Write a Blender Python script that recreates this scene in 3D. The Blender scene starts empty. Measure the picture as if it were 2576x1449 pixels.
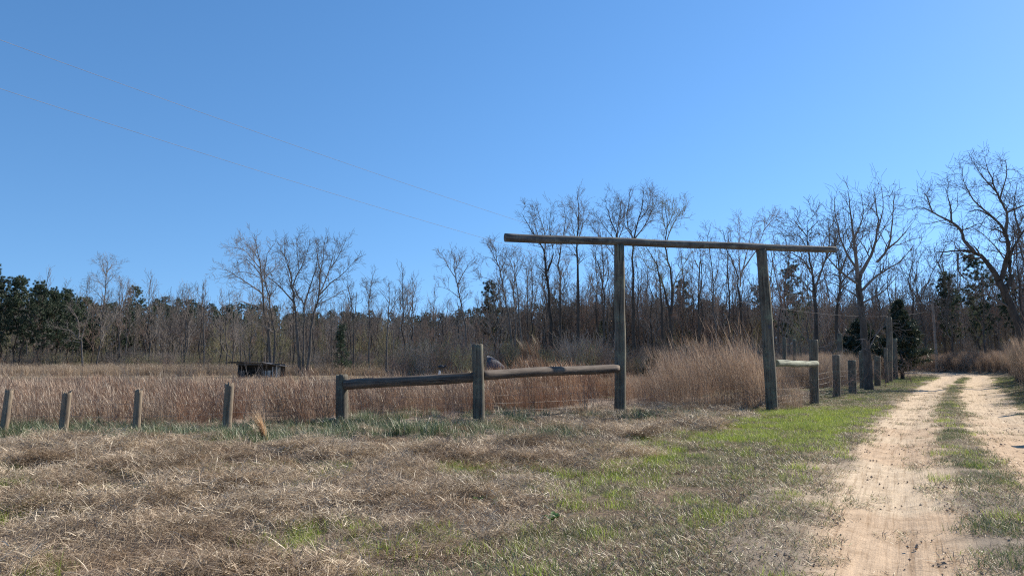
import bpy, math, random
import numpy as np
from mathutils import Vector, Matrix

random.seed(7)
RNG = np.random.default_rng(11)
SC = bpy.context.scene
COL = SC.collection
R = math.radians

# ------------------------------------------------------------------ camera
FPX, CW, CH = 731.0, 1024.0, 575.0
CAMH = 1.6
PITCH = math.atan(70.5 / FPX)
cam_d = bpy.data.cameras.new('camera')
cam = bpy.data.objects.new('camera', cam_d)
COL.objects.link(cam)
cam.location = (0, 0, CAMH)
cam.rotation_euler = (math.pi / 2 + PITCH, 0, 0)
cam_d.sensor_width = 36
cam_d.lens = 36 * FPX / CW
cam_d.clip_start = 0.1
cam_d.clip_end = 5000
SC.camera = cam

# ------------------------------------------------------------------ light
SUN_AZ, SUN_EL = R(58), R(36)          # azimuth measured from +Y towards +X
world = bpy.data.worlds.new('World')
SC.world = world
world.use_nodes = True
wn = world.node_tree
wn.nodes.clear()
sky = wn.nodes.new('ShaderNodeTexSky')
sky.sky_type = 'NISHITA'
sky.sun_disc = False
sky.sun_elevation = SUN_EL
sky.sun_rotation = SUN_AZ
sky.altitude = 0
sky.air_density = 1.0
sky.dust_density = 0.1
sky.ozone_density = 3.0
hs = wn.nodes.new('ShaderNodeHueSaturation')
hs.inputs['Saturation'].default_value = 1.2
hs.inputs['Hue'].default_value = 0.5
bg = wn.nodes.new('ShaderNodeBackground')
bg.inputs['Strength'].default_value = 0.105
wo = wn.nodes.new('ShaderNodeOutputWorld')
tcw = wn.nodes.new('ShaderNodeTexCoord'); sx = wn.nodes.new('ShaderNodeSeparateXYZ'); cx_ = wn.nodes.new('ShaderNodeCombineXYZ')
mz = wn.nodes.new('ShaderNodeMath'); mz.operation = 'MULTIPLY_ADD'; mz.inputs[1].default_value = .9; mz.inputs[2].default_value = .16
wn.links.new(tcw.outputs['Generated'], sx.inputs[0]); wn.links.new(sx.outputs[0], cx_.inputs[0]); wn.links.new(sx.outputs[1], cx_.inputs[1])
wn.links.new(sx.outputs[2], mz.inputs[0]); wn.links.new(mz.outputs[0], cx_.inputs[2])
vn = wn.nodes.new('ShaderNodeVectorMath'); vn.operation = 'NORMALIZE'
wn.links.new(cx_.outputs[0], vn.inputs[0]); wn.links.new(vn.outputs[0], sky.inputs['Vector'])
wn.links.new(sky.outputs[0], hs.inputs['Color'])
wn.links.new(hs.outputs[0], bg.inputs[0])
wn.links.new(bg.outputs[0], wo.inputs[0])

sd = bpy.data.lights.new('sun', 'SUN')
sd.energy = 4.6
sd.angle = R(0.5)
sd.color = (1.0, 0.93, 0.83)
sun = bpy.data.objects.new('sun', sd)
COL.objects.link(sun)
SDIR = Vector((math.sin(SUN_AZ) * math.cos(SUN_EL), math.cos(SUN_AZ) * math.cos(SUN_EL), math.sin(SUN_EL)))
sun.rotation_euler = SDIR.to_track_quat('Z', 'Y').to_euler()

SC.view_settings.view_transform = 'Standard'
SC.view_settings.look = 'None'
SC.view_settings.exposure = 0.84
SC.view_settings.gamma = 1.0
SC.render.engine = 'CYCLES'
SC.cycles.max_bounces = 5
SC.cycles.diffuse_bounces = 3
SC.cycles.transmission_bounces = 3
SC.cycles.use_denoising = False
SC.cycles.pixel_filter_type = 'BLACKMAN_HARRIS'
SC.cycles.filter_width = 1.15
SC.cycles.volume_bounces = 0
SC.cycles.volume_step_rate = 4
SC.cycles.caustics_reflective = False
SC.cycles.caustics_refractive = False
SC.render.use_persistent_data = False

# ------------------------------------------------------------------ numeric helpers
def vnoise(x, y, seed=0):
    x = np.asarray(x, float); y = np.asarray(y, float)
    xi = np.floor(x).astype(np.int64); yi = np.floor(y).astype(np.int64)
    fx = x - xi; fy = y - yi
    fx = fx * fx * (3 - 2 * fx); fy = fy * fy * (3 - 2 * fy)
    def h(a, b):
        n = (a * 374761393 + b * 668265263 + seed * 974634777) & 0x7fffffff
        n = ((n ^ (n >> 13)) * 1274126177) & 0x7fffffff
        return ((n ^ (n >> 16)) & 0xffff) / 65535.0
    return (h(xi, yi) * (1 - fx) + h(xi + 1, yi) * fx) * (1 - fy) + (h(xi, yi + 1) * (1 - fx) + h(xi + 1, yi + 1) * fx) * fy

def fbm(x, y, seed=0, o=3):
    s = 0; a = .5; t = 0
    for i in range(o):
        s = s + a * vnoise(x * 2 ** i, y * 2 ** i, seed + i * 17); t += a; a *= .5
    return s / t

def sstep(a, b, x):
    t = np.clip((np.asarray(x, float) - a) / (b - a), 0, 1)
    return t * t * (3 - 2 * t)

RY = np.array([-40, 0, 5.4, 14.8, 29.6, 45, 59.7, 70, 78, 86, 94, 110, 150], float)
RX = np.array([-20, -.2, 2.7, 7.7, 16.4, 26.0, 35.6, 41.6, 44.5, 44.5, 41.5, 30, -5], float)
def road_x(y):                       # x of the left wheel track's centre at depth y
    y = np.asarray(y, float)
    s = 0
    for k in (-3, -1.5, 0, 1.5, 3):
        s = s + np.interp(y + k, RY, RX)
    return s / 5
def road_d(x, y):                    # sideways distance from the left wheel track (positive to the right)
    s = (road_x(y + .5) - road_x(y - .5))
    return (x - road_x(y)) / np.sqrt(1 + s * s)

def terrain(x, y):
    x = np.asarray(x, float); y = np.asarray(y, float)
    d = road_d(x, y)
    r = np.hypot(x, y)
    z = -0.95 * sstep(17, 72, y) * sstep(-4, -18, d)
    z = z + (fbm(x * .9, y * .9, 5) - .5) * .16 * sstep(60, 25, r) * sstep(-1.2, -2.5, d)
    z = z + (fbm(x * .12, y * .12, 9) - .5) * .5 * sstep(12, 50, r) * sstep(2, 8, np.abs(d - 1))
    z = z + 1.15 * sstep(2.9, 8.5, d) * sstep(110, 60, y) + 1.0 * sstep(9, 30, d) * sstep(110, 60, y)
    # a little lip in front of the fence line
    z = z - .07 * np.exp(-((y - 15.4) / .8) ** 2) * sstep(2, -2, x)
    z = z + .13 * np.exp(-((y - 14.6 - .25 * np.sin(x * 1.3)) / .33) ** 2) * sstep(-4.2, -3.0, x) * sstep(.8, -.6, x)
    # hills that close the view far away
    z = z + 9 * sstep(230, 420, r)
    # wheel tracks
    n = fbm(x * .6, y * .6, 31) - .5
    near = sstep(120, 60, r)
    for c, w in ((0, .55), (2.1, .6)):
        z = z - near * .07 * np.exp(-((d - c + n * .3) / w) ** 2)
    z = z + near * .03 * np.exp(-((d - .95) / .35) ** 2)
    return z
def H(x, y):
    return float(terrain(np.array([x]), np.array([y]))[0])

CP, SP = math.cos(PITCH), math.sin(PITCH)
DS = 2576.0 / CW
def ray(dx, dy):
    u = (dx / DS - CW / 2) / FPX; v = (CH / 2 - dy / DS) / FPX
    return u, CP - v * SP, SP + v * CP
def P(dx, dy, Y):                    # a point of the photograph brought to depth Y (metres)
    a, b, c = ray(dx, dy); t = Y / b
    return Vector((a * t, Y, CAMH + c * t))
def X(dx, Y, dy=900):
    return P(dx, dy, Y).x

# ------------------------------------------------------------------ object helpers
def tag(o, label=None, cat=None, group=None, kind=None):
    if label: o['label'] = label
    if cat: o['category'] = cat
    if group: o['group'] = group
    if kind: o['kind'] = kind
    return o
def empty(name, loc, label, cat, group=None, rz=0):
    o = bpy.data.objects.new(name, None)
    o.empty_display_size = .2
    COL.objects.link(o)
    o.location = loc; o.rotation_euler = (0, 0, rz)
    return tag(o, label, cat, group)
def mesh_from(name, V, F, mat=None, smooth=True):
    me = bpy.data.meshes.new(name)
    V = np.asarray(V, np.float32)
    if isinstance(F, np.ndarray):
        nf, k = F.shape
        me.vertices.add(len(V)); me.vertices.foreach_set('co', V.ravel())
        me.loops.add(nf * k); me.loops.foreach_set('vertex_index', F.astype(np.int32).ravel())
        me.polygons.add(nf); me.polygons.foreach_set('loop_start', np.arange(0, nf * k, k, dtype=np.int32))
        me.update(calc_edges=True)
    else:
        me.from_pydata([tuple(map(float, v)) for v in V], [], F)
    if smooth:
        me.polygons.foreach_set('use_smooth', np.ones(len(me.polygons), bool))
    me.update()
    if mat: me.materials.append(mat)
    return me
def part(name, me, parent=None, link=True):
    o = bpy.data.objects.new(name, me)
    if link: COL.objects.link(o)
    if parent: o.parent = parent
    return o

# ------------------------------------------------------------------ materials
def newmat(name):
    m = bpy.data.materials.new(name); m.use_nodes = True
    nt = m.node_tree; nt.nodes.clear()
    out = nt.nodes.new('ShaderNodeOutputMaterial')
    return m, nt, out
def ramp(nt, stops, interp='LINEAR'):
    r = nt.nodes.new('ShaderNodeValToRGB'); r.color_ramp.interpolation = interp
    e = r.color_ramp.elements
    while len(e) < len(stops): e.new(.5)
    for i, (p, c) in enumerate(stops):
        e[i].position = p; e[i].color = (*c, 1)
    return r
def noise(nt, scale, detail=4, rough=.6, vec=None, mapscale=None, coord='Object'):
    n = nt.nodes.new('ShaderNodeTexNoise')
    n.inputs['Scale'].default_value = scale; n.inputs['Detail'].default_value = detail
    n.inputs['Roughness'].default_value = rough
    tc = nt.nodes.new('ShaderNodeTexCoord')
    src = tc.outputs[coord]
    if vec: src = vec
    if mapscale:
        mp = nt.nodes.new('ShaderNodeMapping'); mp.inputs['Scale'].default_value = mapscale
        nt.links.new(src, mp.inputs[0]); src = mp.outputs[0]
    nt.links.new(src, n.inputs['Vector'])
    return n
def mixrgb(nt, a, b, fac, mode='MIX'):
    m = nt.nodes.new('ShaderNodeMix'); m.data_type = 'RGBA'; m.blend_type = mode
    for sock, v in ((m.inputs[6], a), (m.inputs[7], b), (m.inputs[0], fac)):
        if isinstance(v, (int, float)): sock.default_value = v
        elif isinstance(v, tuple): sock.default_value = (*v, 1)
        else: nt.links.new(v, sock)
    return m.outputs[2]
def bump(nt, h, strength, dist):
    b = nt.nodes.new('ShaderNodeBump'); b.inputs['Strength'].default_value = strength
    b.inputs['Distance'].default_value = dist
    nt.links.new(h, b.inputs['Height'])
    return b.outputs[0]

def grass_mat(name, stops, trans=.35, inst=.25, patch=None):
    """thin plant matter: colour varies blade by blade and clump by clump, light passes through"""
    m, nt, out = newmat(name)
    g = nt.nodes.new('ShaderNodeNewGeometry')
    oi = nt.nodes.new('ShaderNodeObjectInfo')
    r = ramp(nt, stops)
    nt.links.new(g.outputs['Random Per Island'], r.inputs[0])
    col = r.outputs[0]
    mr = nt.nodes.new('ShaderNodeMapRange')
    mr.inputs['To Min'].default_value = 1 - inst; mr.inputs['To Max'].default_value = 1 + inst
    nt.links.new(oi.outputs['Random'], mr.inputs['Value'])
    hsv = nt.nodes.new('ShaderNodeHueSaturation')
    nt.links.new(mr.outputs[0], hsv.inputs['Value']); nt.links.new(col, hsv.inputs['Color'])
    col = hsv.outputs[0]
    if patch:
        n = nt.nodes.new('ShaderNodeTexNoise'); n.inputs['Scale'].default_value = patch[1]; n.inputs['Detail'].default_value = 2
        nt.links.new(oi.outputs['Location'], n.inputs['Vector'])
        rr = ramp(nt, [(.42, (0, 0, 0)), (.6, (1, 1, 1))])
        nt.links.new(n.outputs[0], rr.inputs[0])
        col = mixrgb(nt, col, patch[0], rr.outputs[0], 'MULTIPLY')
    d = nt.nodes.new('ShaderNodeBsdfDiffuse'); t = nt.nodes.new('ShaderNodeBsdfTranslucent')
    gl = nt.nodes.new('ShaderNodeBsdfGlossy'); gl.inputs['Roughness'].default_value = .45
    nt.links.new(col, d.inputs[0]); nt.links.new(col, t.inputs[0])
    ms = nt.nodes.new('ShaderNodeMixShader'); ms.inputs[0].default_value = trans
    nt.links.new(d.outputs[0], ms.inputs[1]); nt.links.new(t.outputs[0], ms.inputs[2])
    gl.inputs[0].default_value = (.8, .8, .75, 1)
    m2 = nt.nodes.new('ShaderNodeMixShader'); m2.inputs[0].default_value = .05
    nt.links.new(ms.outputs[0], m2.inputs[1]); nt.links.new(gl.outputs[0], m2.inputs[2])
    nt.links.new(m2.outputs[0], out.inputs[0])
    return m

def bark_mat(name, c0, c1, scale=6, var=.2, rough=.9):
    m, nt, out = newmat(name)
    n = noise(nt, scale, 4, .65, mapscale=(1, 1, .25))
    r = ramp(nt, [(.3, c0), (.7, c1)]); nt.links.new(n.outputs[0], r.inputs[0])
    oi = nt.nodes.new('ShaderNodeObjectInfo')
    mr = nt.nodes.new('ShaderNodeMapRange')
    mr.inputs['To Min'].default_value = 1 - var; mr.inputs['To Max'].default_value = 1 + var
    nt.links.new(oi.outputs['Random'], mr.inputs['Value'])
    hsv = nt.nodes.new('ShaderNodeHueSaturation')
    nt.links.new(mr.outputs[0], hsv.inputs['Value']); nt.links.new(r.outputs[0], hsv.inputs['Color'])
    b = nt.nodes.new('ShaderNodeBsdfDiffuse'); b.inputs['Roughness'].default_value = rough
    nt.links.new(hsv.outputs[0], b.inputs[0])
    nt.links.new(bump(nt, n.outputs[0], .6, .05), b.inputs['Normal'])
    nt.links.new(b.outputs[0], out.inputs[0])
    return m

def wood_mat(name, c0, c1, c2, tint=None):
    """round weathered timber, grain along local Z"""
    m, nt, out = newmat(name)
    g = noise(nt, 22, 6, .7, mapscale=(1, 1, .05))
    r = ramp(nt, [(.28, c0), (.5, c1), (.72, c2)]); nt.links.new(g.outputs[0], r.inputs[0])
    big = noise(nt, 1.7, 4, .6)
    rb = ramp(nt, [(.3, (.55, .55, .55)), (.65, (1.05, 1.05, 1.0))]); nt.links.new(big.outputs[0], rb.inputs[0])
    col = mixrgb(nt, r.outputs[0], rb.outputs[0], 1.0, 'MULTIPLY')
    if tint:
        t = noise(nt, 2.6, 5, .7)
        rt = ramp(nt, [(.5, (0, 0, 0)), (.68, (1, 1, 1))]); nt.links.new(t.outputs[0], rt.inputs[0])
        col = mixrgb(nt, col, tint, rt.outputs[0])
    ck = noise(nt, 34, 2, .5, mapscale=(1, 1, .018))
    rc = ramp(nt, [(.30, (.12, .12, .12)), (.36, (1, 1, 1))]); nt.links.new(ck.outputs[0], rc.inputs[0])
    col = mixrgb(nt, col, rc.outputs[0], 1.0, 'MULTIPLY')
    p = nt.nodes.new('ShaderNodeBsdfPrincipled')
    p.inputs['Roughness'].default_value = .85; p.inputs['Specular IOR Level'].default_value = .2
    nt.links.new(col, p.inputs['Base Color'])
    mx = nt.nodes.new('ShaderNodeMath'); mx.operation = 'ADD'
    nt.links.new(g.outputs[0], mx.inputs[0]); nt.links.new(rc.outputs[0], mx.inputs[1])
    nt.links.new(bump(nt, mx.outputs[0], .8, .012), p.inputs['Normal'])
    nt.links.new(p.outputs[0], out.inputs[0])
    return m

def plain_mat(name, c, rough=.7, metal=0, nscale=3, amt=.25):
    m, nt, out = newmat(name)
    n = noise(nt, nscale, 5, .65)
    lo = tuple(v * (1 - amt) for v in c); hi = tuple(min(1, v * (1 + amt)) for v in c)
    r = ramp(nt, [(.3, lo), (.7, hi)]); nt.links.new(n.outputs[0], r.inputs[0])
    p = nt.nodes.new('ShaderNodeBsdfPrincipled'); p.inputs['Roughness'].default_value = rough
    p.inputs['Metallic'].default_value = metal
    nt.links.new(r.outputs[0], p.inputs['Base Color'])
    nt.links.new(p.outputs[0], out.inputs[0])
    return m

M = {}
M['thatch'] = grass_mat('dry_thatch', [(0, (.15, .105, .065)), (.3, (.34, .255, .175)), (.7, (.54, .43, .30)), (1, (.76, .64, .45))], .25, .28, ((.66, .60, .55), .6))
M['mown'] = grass_mat('mown_grass', [(0, (.15, .105, .068)), (.40, (.34, .25, .17)), (.68, (.50, .40, .27)), (.78, (.24, .27, .085)), (1, (.20, .26, .07))], .3, .22)
M['green'] = grass_mat('fresh_grass', [(0, (.16, .20, .03)), (.5, (.29, .37, .05)), (.85, (.42, .50, .09)), (1, (.44, .42, .2))], .42, .2)
M['verge_green'] = grass_mat('verge_green', [(0, (.06, .09, .03)), (.5, (.11, .15, .05)), (.8, (.17, .20, .08)), (1, (.34, .29, .19))], .35, .25)
M['rank'] = grass_mat('rank_grass', [(0, (.05, .085, .035)), (.45, (.10, .155, .065)), (.7, (.17, .22, .10)), (.85, (.40, .34, .23)), (1, (.5, .43, .30))], .3, .2)
M['sedge'] = grass_mat('broomsedge', [(0, (.07, .04, .027)), (.45, (.22, .122, .072)), (.85, (.40, .24, .138)), (1, (.54, .38, .24))], .36, .35, ((.58, .50, .50), .35))
M['sedge_far'] = grass_mat('far_sedge', [(0, (.14, .09, .06)), (.5, (.28, .195, .13)), (1, (.42, .33, .22))], .35, .25)
M['sedge_grey'] = grass_mat('grey_sedge', [(0, (.09, .06, .042)), (.4, (.23, .155, .108)), (.8, (.39, .275, .19)), (1, (.56, .44, .32))], .36, .25)
M['tuft'] = grass_mat('rust_tuft', [(0, (.45, .26, .12)), (1, (.75, .52, .28))], .45, .1)
M['dark_sedge'] = grass_mat('dark_sedge', [(0, (.10, .075, .058)), (.5, (.22, .17, .13)), (1, (.40, .32, .24))], .3, .25)
M['bark'] = bark_mat('grey_bark', (.10, .085, .07), (.27, .235, .20))
M['bark_dark'] = bark_mat('dark_bark', (.065, .054, .045), (.17, .145, .12))
M['twig'] = bark_mat('grey_twig', (.24, .20, .165), (.40, .345, .29), 2, .3)
M['twig_red'] = bark_mat('reddish_twig', (.24, .165, .13), (.38, .28, .22), 2, .3)
M['twig_green'] = bark_mat('budding_twig', (.26, .24, .13), (.42, .38, .23), 2, .3)
M['twig_dark'] = bark_mat('dark_twig', (.17, .145, .125), (.30, .26, .22), 2, .3)
M['pine_bark'] = bark_mat('pine_bark', (.07, .05, .038), (.19, .145, .11))
M['needle'] = grass_mat('pine_needle', [(0, (.026, .044, .026)), (.6, (.048, .078, .042)), (1, (.10, .13, .07))], .25, .25)
M['cedar'] = grass_mat('cedar_leaf', [(0, (.02, .032, .02)), (.7, (.038, .055, .032)), (1, (.07, .075, .04))], .15, .2)
M['leaf'] = grass_mat('weed_leaf', [(0, (.06, .12, .03)), (1, (.13, .22, .06))], .3, .1)
M['post'] = wood_mat('weathered_post', (.055, .046, .036), (.155, .135, .105), (.29, .26, .20), (.20, .205, .14))
M['short_post'] = wood_mat('brown_post', (.10, .072, .05), (.26, .20, .145), (.42, .35, .26))
M['pole'] = wood_mat('pole_timber', (.20, .14, .11), (.36, .27, .21), (.50, .40, .32))
M['rail'] = wood_mat('weathered_rail', (.06, .045, .038), (.16, .125, .10), (.27, .22, .18))
M['beam'] = wood_mat('beam_timber', (.055, .048, .042), (.145, .13, .115), (.26, .24, .21), (.22, .22, .18))
M['pale_rail'] = wood_mat('lichened_rail', (.17, .17, .125), (.30, .305, .23), (.42, .43, .34))
M['board'] = wood_mat('pale_board', (.42, .38, .34), (.62, .57, .51), (.75, .71, .65))
M['board_dark'] = wood_mat('dark_board', (.06, .053, .05), (.12, .105, .095), (.20, .175, .155))
M['tin'] = plain_mat('tin_sheet', (.075, .075, .085), .85, 0, 1.5, .4)
M['crumb'] = plain_mat('soil_crumb', (.30, .22, .15), .95)
M['wire'] = plain_mat('wire', (.22, .20, .18), .5, .5)
M['line'] = plain_mat('power_cable', (.28, .27, .26), .9, 0)
M['black'] = plain_mat('black_plastic', (.012, .013, .015), .45)
M['white'] = plain_mat('white_sheet', (.75, .73, .70), .5, 0, 9, .12)

# ------------------------------------------------------------------ ground
def axis(segs):
    a = []
    for s, e, st in segs:
        a.extend(np.arange(s, e, st))
    a.append(segs[-1][1])
    return np.array(sorted(set(np.round(a, 4))))
gx = axis([(-2500, -400, 300), (-400, -60, 12), (-60, -16, 1.0), (-16, 24, .13), (24, 60, .4), (60, 400, 10), (400, 2500, 300)])
gy = axis([(-400, -20, 40), (-20, 3, 1), (3, 27, .13), (27, 50, .35), (50, 130, 1.2), (130, 450, 9), (450, 3000, 300)])
GX, GY = np.meshgrid(gx, gy)
GZ = terrain(GX, GY)
nx, ny = len(gx), len(gy)
V = np.stack([GX.ravel(), GY.ravel(), GZ.ravel()], 1)
ii = np.arange(nx * ny).reshape(ny, nx)
F = np.stack([ii[:-1, :-1].ravel(), ii[:-1, 1:].ravel(), ii[1:, 1:].ravel(), ii[1:, :-1].ravel()], 1)

def zones(x, y):
    """masks 0..1: thatch, mown, bright green, sand, field"""
    d = road_d(x, y)
    n = fbm(x * .8, y * .8, 3) - .5
    n2 = fbm(x * 2.3, y * 2.3, 8) - .5
    tb = -3.2 - .02 * y + n * 1.6                        # edge between matted straw and mown verge
    thatch = sstep(.35, -.35, d - tb) * (y < 34)
    near = (y < 125)
    w = .46 + .008 * np.clip(y, 0, 30)
    trk = np.maximum(sstep(.28, -.18, np.abs(d + n2 * .35) - w), sstep(.25, -.2, np.abs(d - 2.12 + n2 * .35) - w * 1.35))
    spill = sstep(-1.55, -.6, d + n * 1.2) * sstep(3.5, 2.9, d + n * .8)
    sand = np.clip(np.maximum(trk, spill * (.28 + 1.1 * n2)), 0, 1) * near
    green = sstep(.48, .62, fbm(x * 1.1, y * 1.1, 21))
    return d, thatch, sand, green, n, n2

d_, th_, sa_, gr_, n_, n2_ = zones(GX, GY)
def mixc(a, b, t):
    return a * (1 - t[..., None]) + b * t[..., None]
soil = np.array([.235, .18, .13]); straw = np.array([.34, .265, .205]); grn = np.array([.10, .13, .05])
far = np.array([.27, .22, .15])
colr = mixc(np.broadcast_to(soil, GX.shape + (3,)), straw, th_ * .8)
colr = mixc(colr, grn, np.clip(gr_ * .5 * (1 - th_), 0, 1))
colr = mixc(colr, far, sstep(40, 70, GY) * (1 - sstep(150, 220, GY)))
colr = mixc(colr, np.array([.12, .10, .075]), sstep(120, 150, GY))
sand_c = mixc(np.broadcast_to(np.array([.46, .375, .285]), GX.shape + (3,)), np.array([.44, .32, .22]),
              sstep(.42, .62, fbm(GX * .35, GY * .35, 77)) * sstep(26, 14, GY) * .85)
colr = mixc(colr, sand_c, sa_)
gm, nt, out = newmat('ground_soil')
ca = nt.nodes.new('ShaderNodeAttribute'); ca.attribute_name = 'tone'
n1 = noise(nt, 7, 8, .72)
r1 = ramp(nt, [(.28, (.55, .55, .55)), (.5, (.95, .95, .95)), (.72, (1.18, 1.18, 1.18))]); nt.links.new(n1.outputs[0], r1.inputs[0])
c = mixrgb(nt, ca.outputs['Color'], r1.outputs[0], 1.0, 'MULTIPLY')
n3 = noise(nt, 60, 3, .6)
r3 = ramp(nt, [(.35, (.72, .70, .68)), (.6, (1.08, 1.08, 1.08))]); nt.links.new(n3.outputs[0], r3.inputs[0])
c = mixrgb(nt, c, r3.outputs[0], 1.0, 'MULTIPLY')
bs = nt.nodes.new('ShaderNodeBsdfDiffuse'); nt.links.new(c, bs.inputs[0])
ad = nt.nodes.new('ShaderNodeMath'); ad.operation = 'ADD'
nt.links.new(n1.outputs[0], ad.inputs[0]); nt.links.new(n3.outputs[0], ad.inputs[1])
nt.links.new(bump(nt, ad.outputs[0], .7, .035), bs.inputs['Normal'])
nt.links.new(bs.outputs[0], out.inputs[0])
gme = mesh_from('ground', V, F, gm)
at = gme.color_attributes.new('tone', 'FLOAT_COLOR', 'POINT')
rgba = np.ones((nx * ny, 4), np.float32); rgba[:, :3] = colr.reshape(-1, 3)
at.data.foreach_set('color', rgba.ravel())
tag(part('ground', gme), kind='structure')

# ------------------------------------------------------------------ dirt road: a ribbon over the worn strip
def road_mesh():
    ys = np.concatenate([np.arange(1.0, 30, .10), np.arange(30, 60, .3), np.arange(60, 112, .8)])
    ds = np.arange(-1.5, 3.31, .055)
    YY, DD = np.meshgrid(ys, ds, indexing='ij')
    cx = road_x(YY); s = road_x(YY + .5) - road_x(YY - .5); q = np.sqrt(1 + s * s)
    XX = cx + DD / q; Y2 = YY - DD * s / q
    Z = terrain(XX, Y2)
    n = fbm(XX * 1.3, Y2 * 1.3, 41) - .5
    edge = np.minimum(DD + 1.45 + n * .9, 3.25 - DD + n * .9)
    Z = Z + np.where(edge > 0, .016, .016 + edge * .25)
    # tyre marks and ridges of sand pushed up at the sides of each track
    for c0 in (0, 2.1):
        wob = .05 * np.sin(YY * .7 + c0) + .03 * np.sin(YY * 1.9)
        t = DD - c0 - wob
        Z = Z + .012 * np.exp(-((np.abs(t) - .30) / .07) ** 2) * (fbm(XX * 3, Y2 * 3, 5) > .4)
        Z = Z - .008 * (np.abs(t - .1) < .06)
        Z = Z + .020 * np.exp(-((np.abs(t) - .55) / .12) ** 2) * fbm(XX * 2, Y2 * 2, 6)
    Z = Z + (fbm(XX * 5, Y2 * 5, 51) - .5) * .018
    a, b = XX.shape
    idx = np.arange(a * b).reshape(a, b)
    Fq = np.stack([idx[:-1, :-1].ravel(), idx[:-1, 1:].ravel(), idx[1:, 1:].ravel(), idx[1:, :-1].ravel()], 1)
    base = np.array([.55, .435, .305]); red = np.array([.46, .325, .215]); grit = np.array([.24, .20, .155]); litter = np.array([.24, .19, .135])
    n2 = fbm(XX * 2.4, Y2 * 2.4, 8) - .5
    w = .46 + .008 * np.clip(YY, 0, 30)
    trk = np.maximum(sstep(.30, -.16, np.abs(DD + n2 * .35) - w), sstep(.28, -.18, np.abs(DD - 2.12 + n2 * .35) - w * 1.35))
    cc = mixc(np.broadcast_to(grit, XX.shape + (3,)), base, np.clip(trk + sstep(.45, .75, fbm(XX * 1.1, Y2 * 1.1, 61)) * .6, 0, 1))
    rp = sstep(.45, .62, fbm(XX * .45, Y2 * .30, 77)) * sstep(30, 12, YY) * trk
    rp = np.maximum(rp, trk * sstep(11, 8, YY) * sstep(1.0, 1.4, DD) * .9)
    rp = np.maximum(rp, .9 * trk * sstep(1.2, 1.6, DD) * sstep(20, 14, YY))
    cc = mixc(cc, red, rp * .6)
    cc = mixc(cc, litter, sstep(.25, -.15, edge))
    m, nt, out = newmat('sandy_dirt')
    ca = nt.nodes.new('ShaderNodeAttribute'); ca.attribute_name = 'tone'
    a1 = noise(nt, 3.5, 9, .75)
    ra = ramp(nt, [(.3, (.72, .70, .68)), (.55, (1, 1, 1)), (.75, (1.12, 1.12, 1.12))]); nt.links.new(a1.outputs[0], ra.inputs[0])
    c = mixrgb(nt, ca.outputs['Color'], ra.outputs[0], 1.0, 'MULTIPLY')
    vo = nt.nodes.new('ShaderNodeTexVoronoi'); vo.inputs['Scale'].default_value = 38
    tc = nt.nodes.new('ShaderNodeTexCoord'); nt.links.new(tc.outputs['Object'], vo.inputs['Vector'])
    rv = ramp(nt, [(.06, (.45, .42, .38)), (.13, (1, 1, 1))]); nt.links.new(vo.outputs['Distance'], rv.inputs[0])
    sp = noise(nt, 5, 3, .6); rs = ramp(nt, [(.5, (0, 0, 0)), (.62, (1, 1, 1))]); nt.links.new(sp.outputs[0], rs.inputs[0])
    c = mixrgb(nt, c, mixrgb(nt, c, rv.outputs[0], 1.0, 'MULTIPLY'), rs.outputs[0])
    la = nt.nodes.new('ShaderNodeAttribute'); la.attribute_name = 'lane'
    st = noise(nt, 1, 5, .7, vec=la.outputs['Vector'], mapscale=(16, .55, 1))          # tyre drag along the lane
    rs2 = ramp(nt, [(.34, (.72, .68, .64)), (.48, (1, 1, 1)), (.66, (1.12, 1.11, 1.09))]); nt.links.new(st.outputs[0], rs2.inputs[0])
    c = mixrgb(nt, c, rs2.outputs[0], 1.0, 'MULTIPLY')
    tr = noise(nt, 1, 3, .6, vec=la.outputs['Vector'], mapscale=(7, 14, 1))
    rt2 = ramp(nt, [(.33, (.70, .66, .62)), (.42, (1, 1, 1))]); nt.links.new(tr.outputs[0], rt2.inputs[0])
    c = mixrgb(nt, c, rt2.outputs[0], .7, 'MULTIPLY')
    bd = nt.nodes.new('ShaderNodeBsdfDiffuse'); nt.links.new(c, bd.inputs[0])
    h1 = noise(nt, 30, 6, .7)
    hh = nt.nodes.new('ShaderNodeMath'); hh.operation = 'ADD'; nt.links.new(h1.outputs[0], hh.inputs[0]); nt.links.new(st.outputs[0], hh.inputs[1])
    nt.links.new(bump(nt, hh.outputs[0], .7, .02), bd.inputs['Normal'])
    nt.links.new(bd.outputs[0], out.inputs[0])
    me = mesh_from('dirt_road', np.stack([XX.ravel(), Y2.ravel(), Z.ravel()], 1), Fq, m)
    at = me.color_attributes.new('tone', 'FLOAT_COLOR', 'POINT')
    al = me.attributes.new('lane', 'FLOAT_VECTOR', 'POINT')
    al.data.foreach_set('vector', np.stack([DD.ravel(), YY.ravel(), 0 * YY.ravel()], 1).astype(np.float32).ravel())
    q4 = np.ones((a * b, 4), np.float32); q4[:, :3] = cc.reshape(-1, 3)
    at.data.foreach_set('color', q4.ravel())
    return me
tag(part('dirt_road', road_mesh()), kind='structure')

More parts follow.
